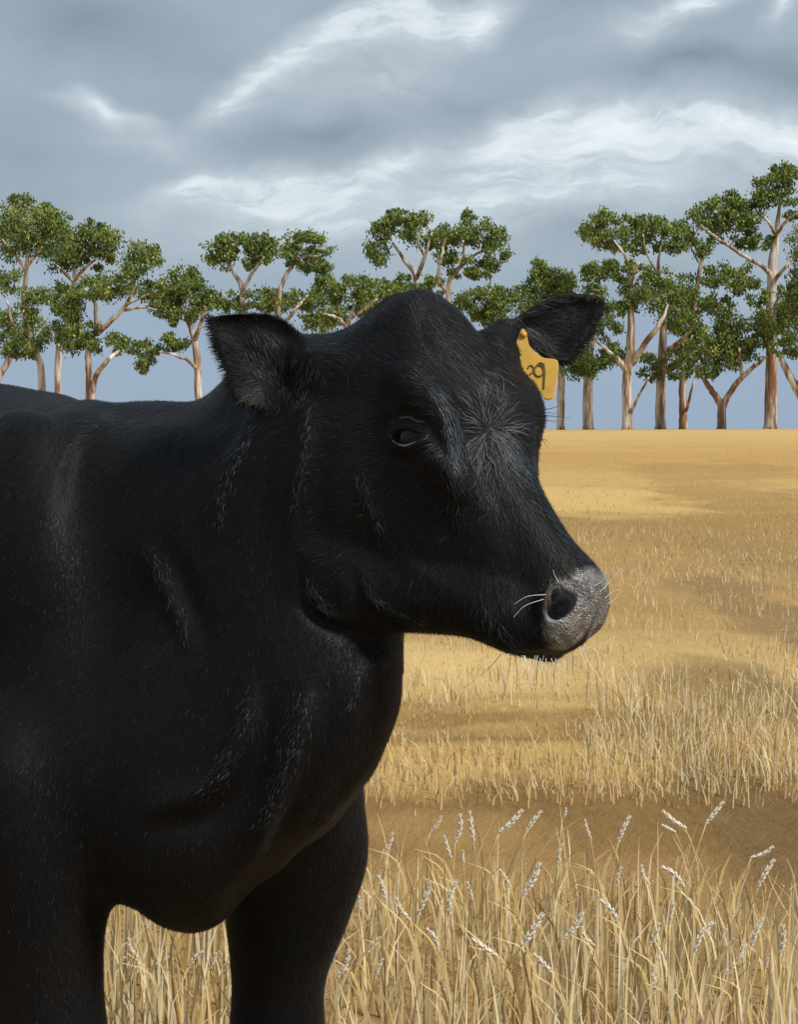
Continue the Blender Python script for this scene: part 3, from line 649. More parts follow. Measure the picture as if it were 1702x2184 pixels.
# ears: leaf outlines in a slanted plane, cupped
def poly_ear(outline, dfun, thick, cup, k=.02):
    P2 = smooth_closed(np.array(outline, float), 64)
    c0 = P2.mean(0); dc = dfun(*c0)
    pts = np.array([W(a, b, dfun(a, b)) for a, b in P2]); sl = region(pts.min(0)-.02, pts.max(0)+.02, k+.02)
    X, Y, Z = pts_of(sl); X, Y, Z = np.broadcast_arrays(X, Y, Z)
    px = CX+X/Y*F; py = HY+(H-Z)/Y*F
    d2 = sd_poly(px.ravel(), py.ravel(), P2).reshape(px.shape)          # in image units
    sc = dc/F
    inner = np.clip(-d2*sc/.035, 0, 1); cupd = cup*(1-(1-inner)**2)
    dn = np.abs(Y-(dfun(px, py)+cupd))-thick*(.45+.55*inner)
    e1 = d2*sc+.001
    blend(sl, (np.sqrt(np.maximum(e1, 0)**2+np.maximum(dn, 0)**2)+np.minimum(np.maximum(e1, dn), 0)-.004).astype(np.float32), k)
def smooth_closed(p, n):
    q = np.vstack([p[-1], p, p[0], p[1]]); res = []
    for u in np.linspace(0, len(p), n, endpoint=False):
        i = int(u); t = u-i; a, b, c_, d = q[i:i+4]
        res.append(.5*((2*b)+(-a+c_)*t+(2*a-5*b+4*c_-d)*t*t+(-a+3*b-3*c_+d)*t**3))
    return np.array(res)
def sd_poly(x, y, P):
    d = np.full(x.shape, 1e9, np.float32); s_ = np.ones(x.shape, np.float32); n = len(P); j = n-1
    for i in range(n):
        ex, ey = P[j]-P[i]; wx, wy = x-P[i][0], y-P[i][1]
        t = np.clip((wx*ex+wy*ey)/(ex*ex+ey*ey+1e-9), 0, 1)
        d = np.minimum(d, (wx-ex*t)**2+(wy-ey*t)**2)
        c1 = y >= P[i][1]; c2 = y < P[j][1]; c3 = ex*wy > ey*wx
        fl_ = (c1 & c2 & c3) | (~c1 & ~c2 & ~c3); s_[fl_] *= -1; j = i
    return s_*np.sqrt(d)
EAR_A = [(450, 678), (475, 671), (530, 667), (580, 672), (620, 688), (655, 708), (700, 722), (720, 780), (680, 830), (640, 862), (590, 872), (540, 862), (505, 838), (488, 800), (470, 755), (455, 715)]
dA = lambda a, b: 2.40+.00045*(a-446)*.45 + (b-770)*-.00008
poly_ear(EAR_A, dA, .011, .018)
EAR_B = [(1287, 648), (1262, 634), (1215, 632), (1170, 640), (1125, 662), (1085, 682), (1045, 690), (1050, 740), (1100, 755), (1135, 748), (1160, 762), (1205, 772), (1230, 748), (1262, 705)]
dB = lambda a, b: 2.515+(a-1050)*.00012 + (b-700)*-.0002
poly_ear(EAR_B, dB, .011, .020)
cones([(*W(690, 790, 2.44), .042), (*W(790, 810, 2.44), .06)], .04)       # ear roots
cones([(*W(1085, 722, 2.55), .022), (*W(1020, 762, 2.49), .04)], .02)

def sampleD(p):
    q = (np.asarray(p)-LO)/K; i = np.floor(q).astype(int); i = np.clip(i, 0, np.array([NX, NY, NZ])-2); t = q-i; r = 0
    for a in (0, 1):
        for b in (0, 1):
            for c_ in (0, 1):
                r = r+D[i[..., 0]+a, i[..., 1]+b, i[..., 2]+c_]*(t[..., 0] if a else 1-t[..., 0])*(t[..., 1] if b else 1-t[..., 1])*(t[..., 2] if c_ else 1-t[..., 2])
    return r
def surf(px, py, d0=2.05, d1=3.2):
    """first skin point met along the line towards the given direction"""
    ds = np.arange(d0, d1, .002); P = np.stack([(px-CX)/F*ds, ds, H-(py-HY)/F*ds], -1); v = sampleD(P)
    k = np.argmax(v < 0)
    return P[k] if v[k] < 0 else None
def skin_normal(p, e=.006):
    g_ = np.array([sampleD(p+np.eye(3)[i]*e)-sampleD(p-np.eye(3)[i]*e) for i in range(3)]); return g_/(np.linalg.norm(g_)+1e-9)

# nostrils: a raised rim, then the opening cut into it
NC = surf(1197, 1292); nn = skin_normal(NC)
mir = lambda p: p-2*hw_*np.dot(p-PO, hw_)
for fm, sg in ((lambda p: p, 1), (mir, -1)):
    tv = -NC/np.linalg.norm(NC-[0, 0, H])+[0, 0, H/np.linalg.norm(NC-[0, 0, H])]; nn_ = nn*.2+tv*.8; nn_ /= np.linalg.norm(nn_); SD = 1
    c_ = fm(NC); nm = nn_ if sg > 0 else nn_-2*hw_*np.dot(nn_, hw_)
    up_ = (UP-hw_*.0)-nm*nm[2]; up_ /= np.linalg.norm(up_); sd_ = np.cross(nm, up_)
    AXN = [nm, up_, sd_]
    rim = [c_+nm*.001+up_*(.0255*math.cos(t_))+sd_*(.0205*math.sin(t_)) for t_ in np.linspace(0, 2*math.pi, 13)]
    if sg < 0: ellipsoid(c_-nm*.004, (.014, .013, .011), AXN, k=.006, sub=True); continue
    cones([(*q_, .0060) for q_ in rim], .008)
    ellipsoid(c_-up_*.003, (.046, .0200, .0160), AXN, k=.003, sub=True)
    ellipsoid(c_+up_*.015+sd_*.009*SD, (.036, .013, .0065), AXN, k=.003, sub=True)
# eye, half closed between two lids
EC = surf(867, 930); en = skin_normal(EC)
eup = UP-en*np.dot(UP, en); eup /= np.linalg.norm(eup); esd = np.cross(eup, en)
ER = .0285; EB = EC-en*(ER-.0035)
ellipsoid(EB, (ER+.0045,)*3, k=.014)
ellipsoid(EC+en*.006-eup*.002, (.022, .0088, .0245), [en, eup, esd], k=.005, sub=True)

def surface_nets():
    """one closed quad mesh of the zero level of D, tied together cell by cell"""
    neg = D < 0; c8 = np.zeros((NX-1, NY-1, NZ-1), np.uint8)
    for a in (0, 1):
        for b in (0, 1):
            for c_ in (0, 1): c8 += neg[a:NX-1+a, b:NY-1+b, c_:NZ-1+c_]
    cells = np.argwhere((c8 > 0) & (c8 < 8)).astype(np.int32); del c8
    idx = np.full((NX-1, NY-1, NZ-1), -1, np.int32); idx[cells[:, 0], cells[:, 1], cells[:, 2]] = np.arange(len(cells))
    cor = [(a, b, c_) for a in (0, 1) for b in (0, 1) for c_ in (0, 1)]
    vals = np.stack([D[cells[:, 0]+a, cells[:, 1]+b, cells[:, 2]+c_] for a, b, c_ in cor], 1)
    acc = np.zeros((len(cells), 3)); cnt = np.zeros(len(cells))
    for i in range(8):
        for j in range(i+1, 8):
            df = np.array(cor[j])-np.array(cor[i])
            if np.abs(df).sum() != 1: continue
            m = (vals[:, i] < 0) != (vals[:, j] < 0); t = vals[m, i]/(vals[m, i]-vals[m, j])
            acc[m] += np.array(cor[i])+t[:, None]*df; cnt[m] += 1
    V = LO+K*(cells+acc/cnt[:, None]); Q = []
    for ax in range(3):
        sh = [NX, NY, NZ]; lo = [1, 1, 1]; hi = [n-1 for n in sh]; lo[ax] = 0
        A = neg[tuple(slice(lo[i], hi[i] if i != ax else sh[i]-1) for i in range(3))]
        Bq = neg[tuple(slice(lo[i]+(1 if i == ax else 0), (hi[i] if i != ax else sh[i]-1)+(1 if i == ax else 0)) for i in range(3))]
        e = np.argwhere(A != Bq); flip = A[e[:, 0], e[:, 1], e[:, 2]]; e = e+np.array(lo)
        u_, v_ = [(1, 2), (2, 0), (0, 1)][ax]; q = []
        for du, dv in ((-1, -1), (0, -1), (0, 0), (-1, 0)):
            p = e.copy(); p[:, u_] += du; p[:, v_] += dv; q.append(idx[p[:, 0], p[:, 1], p[:, 2]])
        q = np.stack(q, 1); q[~flip] = q[~flip][:, ::-1]; Q.append(q)
    return V, np.concatenate(Q)
V, Q = surface_nets()

def relax(V, Q, n, lam=.5):
    e = np.concatenate([Q[:, [0, 1]], Q[:, [1, 2]], Q[:, [2, 3]], Q[:, [3, 0]]]); N = len(V)
    deg = np.bincount(e[:, 0], minlength=N)+np.bincount(e[:, 1], minlength=N)
    for _ in range(n):
        for l in (lam, -lam*1.04):
            a = np.zeros_like(V)
            for i in range(3): a[:, i] = np.bincount(e[:, 0], V[e[:, 1], i], N)+np.bincount(e[:, 1], V[e[:, 0], i], N)
            V = V+l*(a/deg[:, None]-V)
    return V
V = relax(V, Q, 4)
def normals(V, Q):
    n = np.cross(V[Q[:, 2]]-V[Q[:, 0]], V[Q[:, 3]]-V[Q[:, 1]]); N = np.zeros_like(V)
    for k in range(4):
        for i in range(3): N[:, i] += np.bincount(Q[:, k], n[:, i], len(V))
    return N/(np.linalg.norm(N, axis=1)[:, None]+1e-12)
N = normals(V, Q)
if np.mean(((V-V.mean(0))*N).sum(1)) < 0: Q = Q[:, ::-1]; N = -N

# final fit of the outline: shift skin smoothly so that traced contour points meet
WARP = [(834,571,841,618),(888,574,887,613),(942,601,930,622),(966,646,972,646),(990,688,1015,680),(762,622,768,668),(714,655,714,711),(666,682,668,716),
    (1095,796,1120,792),(1116,832,1149,838),(1119,886,1160,885),(1128,940,1153,942),(1140,994,1146,996),(1170,1060,1167,1055),(1206,1132,1210,1130),(1236,1192,1256,1190),
    (1263,1240,1294,1236),(1290,1270,1304,1262),(1318,1306,1302,1302),(1308,1360,1286,1343),(1272,1396,1254,1368),(1230,1417,1225,1392),(1182,1441,1178,1406),(1134,1426,1135,1406),
    (1080,1396,1080,1391),(1002,1369,1005,1357),(936,1350,936,1345),(870,1372,859,1370),(870,1432,859,1432),(448,690,448,690),(470,790,472,790),(530,667,530,669),(600,685,605,688),(551,862,551,862),
    (1240,636,1240,636),(1290,650,1288,650),(1210,768,1208,766),(867,930,867,930),(1040,912,1040,912),(1197,1288,1196,1288),(1100,1100,1100,1100),(900,1150,900,1150),(800,850,800,850),(650,1000,650,1000),(950,780,950,785),
    (458,809,458,840),(370,826,370,852),(250,852,250,864),(106,847,106,832),(0,834,0,820),(170,865,170,846),(831,1576,828,1576),(793,1683,787,1675),
    (266,1977,262,1930),(243,1991,236,1922),(341,1991,341,1966),(426,2000,426,1982),(485,1991,479,1958),(230,2077,217,2062),(233,2172,224,2172),(488,2087,496,2083),(487,2172,498,2172),
    (711,2172,689,2172),(735,2077,706,2077),(761,1970,743,1970),(786,1832,781,1833),(767,1725,748,1706),(682,1853,645,1815),(575,1949,545,1893),(300,1800,300,1795),(500,1600,500,1600),(100,1900,100,1900),(1130,700,1130,700)]
WARP2 = [(866,1357,866,1343),(946,1361,946,1345),(1006,1375,1006,1358),(1050,1397,1050,1377),(1086,1406,1088,1393),(1161,1407,1161,1407),(1257,1381,1246,1373),(1185,1105,1192,1104),(1265,1213,1270,1208),(1299,1257,1303,1257),
    (826,1613,811,1613),(794,1665,784,1662),(854,1521,850,1521),(1112,808,1134,808),(1124,826,1146,826),(1145,850,1157,850),(1154,874,1160,876),(1150,960,1151,960),(1028,682,1028,692),(818,622,826,632),(788,646,796,656),(1076,676,1080,684),
    (1197,1290,1197,1290),(867,930,867,930),(1040,912,1040,912),(450,690,450,690),(560,850,560,850),(1285,650,1285,650),(1208,766,1208,766),(1140,745,1140,745),(720,711,720,712),(900,614,900,614),(660,716,660,717),
    (790,1720,790,1720),(781,1833,781,1833),(700,1760,700,1760),(600,1200,600,1200),(900,1200,900,1200)]
def fit_xz(Pw, WARP=WARP):
    if not WARP: return Pw
    src = np.array([[a, b] for a, b, _, _ in WARP], float); dl = np.array([[c_-a, d_-b] for a, b, c_, d_ in WARP], float)
    ker = lambda r2: np.exp(-r2/(2*62.0**2))
    A = ker(((src[:, None]-src[None])**2).sum(-1))+np.eye(len(src))*.06; wt = np.linalg.solve(A, dl)
    Pw = np.array(Pw, float); one = Pw.ndim == 1; Pw = np.atleast_2d(Pw)
    q = np.stack([CX+Pw[:, 0]/Pw[:, 1]*F, HY+(H-Pw[:, 2])/Pw[:, 1]*F], 1); off = np.zeros_like(q)
    for s_, w_ in zip(src, wt): off += ker(((q-s_)**2).sum(1))[:, None]*w_
    Pw[:, 0] += off[:, 0]/F*Pw[:, 1]; Pw[:, 2] -= off[:, 1]/F*Pw[:, 1]
    return Pw[0] if one else Pw
V = V+0; V = fit_xz(fit_xz(V), WARP2); NC, EC, EB = [fit_xz(fit_xz(p_), WARP2) for p_ in (NC, EC, EB)]
N = normals(V, Q)

# folds and muscle edges: (points, height in m, half width in image units); positive stands proud
FOLDS = [
    ([(655, 865), (652, 930), (640, 1000), (628, 1080), (622, 1160)], .007, 13), ([(545, 880), (525, 930), (490, 1000), (468, 1070), (462, 1130)], .008, 18),
    ([(600, 880), (585, 960), (560, 1060), (545, 1150)], -.008, 24), ([(700, 870), (690, 960), (680, 1060), (690, 1160)], -.006, 26),
    ([(250, 872), (190, 905), (145, 960), (118, 1040), (105, 1120)], .005, 24), ([(215, 930), (170, 990), (145, 1060), (130, 1160)], -.006, 34),
    ([(655, 1240), (672, 1280), (700, 1305), (760, 1325)], .008, 14), ([(640, 1200), (655, 1290), (700, 1335), (780, 1352)], -.008, 14),
    ([(780, 1250), (800, 1285), (850, 1312), (900, 1330)], .007, 12), ([(755, 1215), (765, 1275), (800, 1310), (850, 1330)], -.006, 12),
    ([(760, 1000), (775, 1060), (800, 1110), (820, 1150)], .005, 16), ([(900, 960), (950, 1000), (970, 1060), (975, 1120)], .005, 16),
    ([(820, 1160), (880, 1210), (950, 1250), (1010, 1290)], .004, 18),
    ([(310, 1170), (345, 1230), (375, 1300), (395, 1360)], .011, 18), ([(350, 1160), (390, 1230), (420, 1300), (440, 1380)], -.008, 24),
    ([(535, 1470), (520, 1560), (480, 1640), (420, 1690), (330, 1720)], .019, 26), ([(570, 1480), (560, 1580), (520, 1680), (440, 1750), (340, 1770)], -.012, 26),
    ([(655, 1490), (640, 1570), (610, 1650), (570, 1740), (530, 1820)], .019, 26), ([(700, 1480), (690, 1580), (655, 1660), (610, 1750), (570, 1830)], -.011, 24),
    ([(850, 1380), (790, 1420), (755, 1480), (745, 1540)], .008, 18), ([(790, 1640), (740, 1700), (680, 1760), (610, 1830), (530, 1900)], .009, 14),
    ([(1035, 1300), (1050, 1340), (1075, 1375), (1120, 1392)], .006, 20), ([(1088, 1388), (1120, 1392), (1160, 1393), (1215, 1385), (1240, 1370)], -.0045, 6),
    ([(905, 830), (935, 870), (960, 920), (975, 975)], .006, 18), ([(880, 860), (905, 890), (930, 930), (945, 980)], -.005, 14),
    ([(826, 912), (845, 902), (870, 900), (895, 908), (912, 925)], .0035, 6), ([(830, 925), (850, 948), (875, 953), (900, 944), (912, 930)], .003, 6),
    ([(815, 885), (850, 872), (890, 874), (925, 895)], .004, 12), ([(825, 965), (860, 978), (905, 968)], -.003, 10),
    ([(1185, 1350), (1210, 1372), (1225, 1395)], -.003, 8),
    ([(500, 700), (540, 760), (590, 800), (640, 830)], -.005, 26), ([(1120, 690), (1160, 710), (1200, 715)], -.004, 18),
]
def fold_offset(V, N):
    px = CX+V[:, 0]/V[:, 1]*F; py = HY+(H-V[:, 2])/V[:, 1]*F
    view = V-np.array([0, 0, H]); view /= np.linalg.norm(view, axis=1)[:, None]
    face = np.clip(-(N*view).sum(1)*2.0, 0, 1); off = np.zeros(len(V))
    for pl, amp, wd in FOLDS:
        P = smooth_path(pl, 24); m = (px > P[:, 0].min()-3*wd) & (px < P[:, 0].max()+3*wd) & (py > P[:, 1].min()-3*wd) & (py < P[:, 1].max()+3*wd)
        x, y = px[m][:, None], py[m][:, None]; best = np.full(len(x), 1e9); bt = np.zeros(len(x))
        for i in range(23):
            a, b = P[i], P[i+1]; L2 = ((b-a)**2).sum(); t = np.clip(((x[:, 0]-a[0])*(b[0]-a[0])+(y[:, 0]-a[1])*(b[1]-a[1]))/L2, 0, 1)
            dd = (x[:, 0]-a[0]-t*(b[0]-a[0]))**2+(y[:, 0]-a[1]-t*(b[1]-a[1]))**2
            u = dd < best; best[u] = dd[u]; bt[u] = (i+t[u])/23
        off[m] += .8*amp*np.exp(-best/(wd*wd))*np.sin(np.pi*np.clip(bt*.9+.05, 0, 1))**.6*face[m]
    return off
V = V+N*fold_offset(V, N)[:, None]

# muscle relief that is not tied to any outline
def vnoise(P, f, seed):
    r = np.random.default_rng(seed); o = np.zeros(len(P))
    for _ in range(7):
        k_ = r.normal(0, 1, 3); k_ /= np.linalg.norm(k_); o += np.sin((P@k_)*f*r.uniform(.6, 1.5)+r.uniform(0, 6.28))
    return o/7
hcoord = (V-PO)@np.stack([hu, hv, hw_], 1)
onhead = 1/(1+np.exp(-((hcoord[:, 0]-.05)/.05)))*(np.abs(hcoord[:, 2]) < .2)*(hcoord[:, 1] > -.4)*(V[:, 2] > .9)
V = V+N*(vnoise(V, 13, 3)*.005+vnoise(V, 38, 4)*.0018)[:, None]*(1-.85*np.clip(onhead, 0, 1))[:, None]*np.clip((V[:, 2]-.3)*5, 0, 1)[:, None]

N = normals(V, Q)
hcoord = (V-PO)@np.stack([hu, hv, hw_], 1)
sm = lambda x, a, b: np.clip((x-a)/(b-a), 0, 1)**2*(3-2*np.clip((x-a)/(b-a), 0, 1))
def pick(px_, py_):
    qx = CX+V[:, 0]/V[:, 1]*F; qy = HY+(H-V[:, 2])/V[:, 1]*F; m = (qx-px_)**2+(qy-py_)**2 < 60
    c_ = V[m]; return c_[np.argmin(c_[:, 1])]
rimw = np.exp(-((np.linalg.norm(V-NC, axis=1)-.0245)/.006)**2); nosew = np.zeros(len(V)); hole = np.zeros(len(V))
for q_, r_ in (((1255, 1292), .050), ((1235, 1340), .046), ((1198, 1290), .034), ((1272, 1262), .036)):
    for c_ in (pick(*q_), mir(pick(*q_))):
        dd_ = np.linalg.norm(V-c_, axis=1); nosew = np.maximum(nosew, 1-sm(dd_, r_*.78, r_*1.1))
        if q_[0] == 1198:
            hole = np.maximum(hole, 1-sm(np.linalg.norm(V-(NC if c_[1] > 0 and np.allclose(c_, pick(*q_)) else mir(NC)), axis=1), .018, .024))
FOOT = np.array([*B(.7, 0, 0)])
cow = empty('cow', FOOT); tag(cow, 'black hornless cow with a yellow ear tag standing before the golden field, head turned right', 'cow')
body = mesh_np('body', V, Q, None, m_coat, cow, True, attrs={'nose': nosew, 'hole': hole, 'rim': rimw}, loc=FOOT)

# eyeball, tear-wet and dark; a second one on the far side
def ball(name, c_, r, mat, parent, lbl=None):
    import bmesh
    bm_ = bmesh.new(); bmesh.ops.create_uvsphere(bm_, u_segments=28, v_segments=20, radius=r)
    me = bpy.data.meshes.new(name); bm_.to_mesh(me); bm_.free(); me.materials.append(mat)
    for p in me.polygons: p.use_smooth = True
    o = bpy.data.objects.new(name, me); COL.objects.link(o); o.parent = parent; o.location = Vector(c_-FOOT)
    return o
ball('eye', EB, ER, m_eye, cow)
ball('eye', mir(EB), ER, m_eye, cow)

def surf(px_, py_, *_):
    qx = CX+V[:, 0]/V[:, 1]*F; qy = HY+(H-V[:, 2])/V[:, 1]*F; m = (qx-px_)**2+(qy-py_)**2 < 36
    c_ = V[m]; return c_[np.argmin(c_[:, 1])]
for lid in ([(828, 924), (840, 938), (858, 947), (882, 948), (902, 939), (914, 927)], [(834, 899), (850, 891), (870, 889), (890, 893), (904, 901)]):
    pts_ = []
    for a, b in lid:
        s_ = surf(a, b); pts_.append((*(s_-np.array([0, .0000, 0])), .0013))
    q_ = smooth_path(pts_, 16); q_[:, 3] *= np.sin(np.linspace(.25, math.pi-.25, 16))
    v_, qd_, t_, _ = tubes([[tuple(z_) for z_ in q_]], 8)
    mesh_np('eyelid', v_, qd_, t_, m_lid, cow, True, loc=FOOT)
# hair: tapering blades rooted on the skin and combed along a flow
WH0 = surf(1040, 912)                          # centre of the whorl
def hair(name, P, Nn, dirn, length, width, tone, mat, lift=.25, curl=.25, seg=3):
    n = len(P); dirn = dirn-(dirn*Nn).sum(1)[:, None]*Nn; dirn /= np.linalg.norm(dirn, axis=1)[:, None]+1e-9
    side = np.cross(dirn, Nn); rows_ = []; T = []
    bend_ = RNG.normal(0, curl, n)[:, None]
    for k in range(seg+1):
        s_ = k/seg
        c_ = P+(dirn*s_+side*bend_*s_*s_)*length[:, None]+Nn*(lift*length[:, None]*np.sin(s_*2.2)*.75+.0003)
        wd = (width*(1-s_)**.8)[:, None]*.5
        if k < seg: rows_ += [c_-side*wd, c_+side*wd]
        else: rows_ += [c_]
    V_ = np.stack(rows_, 1); m_ = V_.shape[1]; base = np.arange(n)*m_
    q = np.concatenate([np.stack([base+2*k, base+2*k+1, base+2*k+3, base+2*k+2], 1) for k in range(seg-1)])
    t_ = np.stack([base+2*(seg-1), base+2*(seg-1)+1, base+m_-1], 1)
    return mesh_np(name, V_.reshape(-1, 3), q, t_, mat, cow, False, attrs={'tone': np.repeat(tone, m_)}, loc=FOOT)
tri_c = V[Q].mean(1); fn = N[Q].mean(1); fn /= np.linalg.norm(fn, axis=1)[:, None]
area = np.linalg.norm(np.cross(V[Q[:, 2]]-V[Q[:, 0]], V[Q[:, 3]]-V[Q[:, 1]]), axis=1)/2
vw = tri_c-np.array([0, 0, H]); vw /= np.linalg.norm(vw, axis=1)[:, None]; facing = -(fn*vw).sum(1)
px = CX+tri_c[:, 0]/tri_c[:, 1]*F; py = HY+(H-tri_c[:, 2])/tri_c[:, 1]*F
hc = (tri_c-PO)@np.stack([hu, hv, hw_], 1)
nosef = nosew[Q].mean(1)
def in_poly(x, y, P): return sd_poly(x.astype(np.float32), y.astype(np.float32), np.array(P, float)) < 0
EA = in_poly(px, py, EAR_A) & (tri_c[:, 1] < 2.62); EBm = in_poly(px, py, EAR_B) & (tri_c[:, 0] > .10) & (tri_c[:, 1] > 2.44) & (tri_c[:, 2] > 1.33)
rad = tri_c-WH0; dist = np.linalg.norm(rad, axis=1)
head = (hc[:, 0] > -.05) & (hc[:, 0] < .6) & (np.abs(hc[:, 2]) < .16) & (hc[:, 1] > -.33) & (tri_c[:, 2] > .93) & ~EA & ~EBm
near_w = np.exp(-(dist/.10)**2)
dens = np.where(head, 52000, 42000)*np.where(tri_c[:, 2] < .42, .5, 1)*np.where(facing > -.35, 1, .18)
dens = np.where(EA | EBm, 60000, dens)+near_w*60000
dens = dens*(1-np.clip(nosef*1.2, 0, 1))*(tri_c[:, 2] > .1)
dens[np.linalg.norm(tri_c-EC, axis=1) < .019] *= .05; dens[np.linalg.norm(tri_c-NC, axis=1) < .026] = 0
cnt = RNG.poisson(dens*area); fi = np.repeat(np.arange(len(Q)), cnt); n = len(fi)
a_, b_ = RNG.uniform(0, 1, (2, n)); qv = V[Q[fi]]
P = (qv[:, 0]*(1-a_)[:, None]+qv[:, 1]*a_[:, None])*(1-b_)[:, None]+(qv[:, 3]*(1-a_)[:, None]+qv[:, 2]*a_[:, None])*b_[:, None]
NN = fn[fi]
flow = np.tile(hu*0+np.array([-.25, .25, -1.]), (n, 1))+.25*np.stack([vnoise(P, 9, 11), vnoise(P, 9, 12), vnoise(P, 9, 13)], 1)
hm, eam, ebm = head[fi], EA[fi], EBm[fi]
flow[hm] = rad[fi][hm]/(dist[fi][hm][:, None]+1e-6)+.12*RNG.normal(0, 1, (hm.sum(), 3))
flow[eam] = (P-W(650, 800, 2.45))[eam]*[1, 1, 1]; flow[ebm] = (P-W(1100, 700, 2.47))[ebm]
flow += RNG.normal(0, .14, (n, 3))*np.linalg.norm(flow, axis=1)[:, None]
L = RNG.uniform(.008, .015, n); L[hm] = RNG.uniform(.009, .017, hm.sum()); L += .012*near_w[fi]*RNG.uniform(.3, 1, n)
earm = eam | ebm; L[earm] = RNG.uniform(.010, .022, earm.sum())
HIGHLIGHT = [   # coat highlights painted as lines of paler hairs: (points, half width, share)
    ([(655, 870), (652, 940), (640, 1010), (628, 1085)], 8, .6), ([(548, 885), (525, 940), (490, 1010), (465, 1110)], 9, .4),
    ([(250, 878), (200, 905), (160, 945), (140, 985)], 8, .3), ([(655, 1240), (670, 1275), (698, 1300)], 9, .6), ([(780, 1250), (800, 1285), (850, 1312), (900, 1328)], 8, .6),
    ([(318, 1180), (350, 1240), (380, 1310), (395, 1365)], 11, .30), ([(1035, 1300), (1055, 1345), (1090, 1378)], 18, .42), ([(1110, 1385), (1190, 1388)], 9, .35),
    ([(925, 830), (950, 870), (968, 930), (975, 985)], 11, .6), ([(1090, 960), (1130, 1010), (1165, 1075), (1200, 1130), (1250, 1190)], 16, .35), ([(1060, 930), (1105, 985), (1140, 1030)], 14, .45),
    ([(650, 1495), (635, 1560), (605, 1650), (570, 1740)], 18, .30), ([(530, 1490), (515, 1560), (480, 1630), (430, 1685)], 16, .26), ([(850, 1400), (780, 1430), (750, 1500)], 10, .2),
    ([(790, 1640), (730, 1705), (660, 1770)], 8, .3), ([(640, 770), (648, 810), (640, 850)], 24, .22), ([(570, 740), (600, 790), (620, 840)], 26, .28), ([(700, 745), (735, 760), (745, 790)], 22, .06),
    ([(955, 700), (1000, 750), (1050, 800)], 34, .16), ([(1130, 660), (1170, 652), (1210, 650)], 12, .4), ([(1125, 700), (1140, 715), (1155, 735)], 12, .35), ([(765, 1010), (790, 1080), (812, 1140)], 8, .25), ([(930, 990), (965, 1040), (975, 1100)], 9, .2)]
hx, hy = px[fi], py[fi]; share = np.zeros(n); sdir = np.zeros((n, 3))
for pl, wd_, sh_ in HIGHLIGHT:
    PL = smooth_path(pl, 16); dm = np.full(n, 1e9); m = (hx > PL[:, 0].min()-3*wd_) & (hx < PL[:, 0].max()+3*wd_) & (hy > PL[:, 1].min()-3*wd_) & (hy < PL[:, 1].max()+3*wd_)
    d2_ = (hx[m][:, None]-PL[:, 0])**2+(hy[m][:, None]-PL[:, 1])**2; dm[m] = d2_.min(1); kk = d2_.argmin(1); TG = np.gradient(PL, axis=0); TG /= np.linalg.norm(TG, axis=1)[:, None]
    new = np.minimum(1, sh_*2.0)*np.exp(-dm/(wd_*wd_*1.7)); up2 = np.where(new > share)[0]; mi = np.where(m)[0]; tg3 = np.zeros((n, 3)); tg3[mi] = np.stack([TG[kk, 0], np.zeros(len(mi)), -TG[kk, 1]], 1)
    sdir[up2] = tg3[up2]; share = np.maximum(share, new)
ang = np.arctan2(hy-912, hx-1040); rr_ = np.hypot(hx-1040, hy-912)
wsh = .88*np.exp(-(rr_/56)**2)*np.clip(.55+.55*np.sin(ang*11+1), .05, 1); sdir[wsh > share] = 0; share = np.maximum(share, wsh)  # forehead whorl highlight, likewise painted with paler hairs
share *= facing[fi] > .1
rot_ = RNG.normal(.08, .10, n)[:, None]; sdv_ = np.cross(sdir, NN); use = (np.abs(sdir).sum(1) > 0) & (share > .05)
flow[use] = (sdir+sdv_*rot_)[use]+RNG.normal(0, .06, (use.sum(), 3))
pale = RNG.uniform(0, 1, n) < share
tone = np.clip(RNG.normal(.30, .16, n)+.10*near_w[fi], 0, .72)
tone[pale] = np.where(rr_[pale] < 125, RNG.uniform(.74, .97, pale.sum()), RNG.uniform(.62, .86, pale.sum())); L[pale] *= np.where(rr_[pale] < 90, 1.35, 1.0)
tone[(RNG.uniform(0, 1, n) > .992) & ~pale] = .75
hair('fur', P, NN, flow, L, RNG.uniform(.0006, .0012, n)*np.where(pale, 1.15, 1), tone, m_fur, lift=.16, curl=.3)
print('fur blades', n)
# fringe along the edge of the near ear and tuft hairs in both
def fringe(outline, dfun, sel, out_c, ln):
    P2 = smooth_closed(np.array(outline, float), 700); k = [i for i in range(700) if sel(*P2[i])]
    k = RNG.choice(k, 520); p2 = P2[k]+RNG.normal(0, 2.2, (520, 2)); Pp = np.array([W(a, b, dfun(a, b)+RNG.uniform(-.008, .012)) for a, b in p2])
    nrm = np.tile([0, -1., 0], (520, 1)); Pp = Pp*.97+W(*out_c, dfun(*out_c))*.03; dr = Pp-W(*out_c, dfun(*out_c))
    return Pp, nrm, dr/np.linalg.norm(dr, axis=1)[:, None]+RNG.normal(0, .25, (520, 3)), RNG.uniform(ln*.4, ln, 520)
f1 = fringe(EAR_A, dA, lambda a, b: a < 515 and b > 678, (620, 740), .020)
f2 = fringe(EAR_B, dB, lambda a, b: a > 1150 and b > 655, (1110, 700), .016)
PP, NP, DP, LP = [np.concatenate([x, y]) for x, y in zip(f1, f2)]
hair('ear_fringe', PP, NP, DP, LP, RNG.uniform(.0008, .0014, len(PP)), RNG.uniform(.1, .6, len(PP)), m_fur, lift=.05, curl=.2)

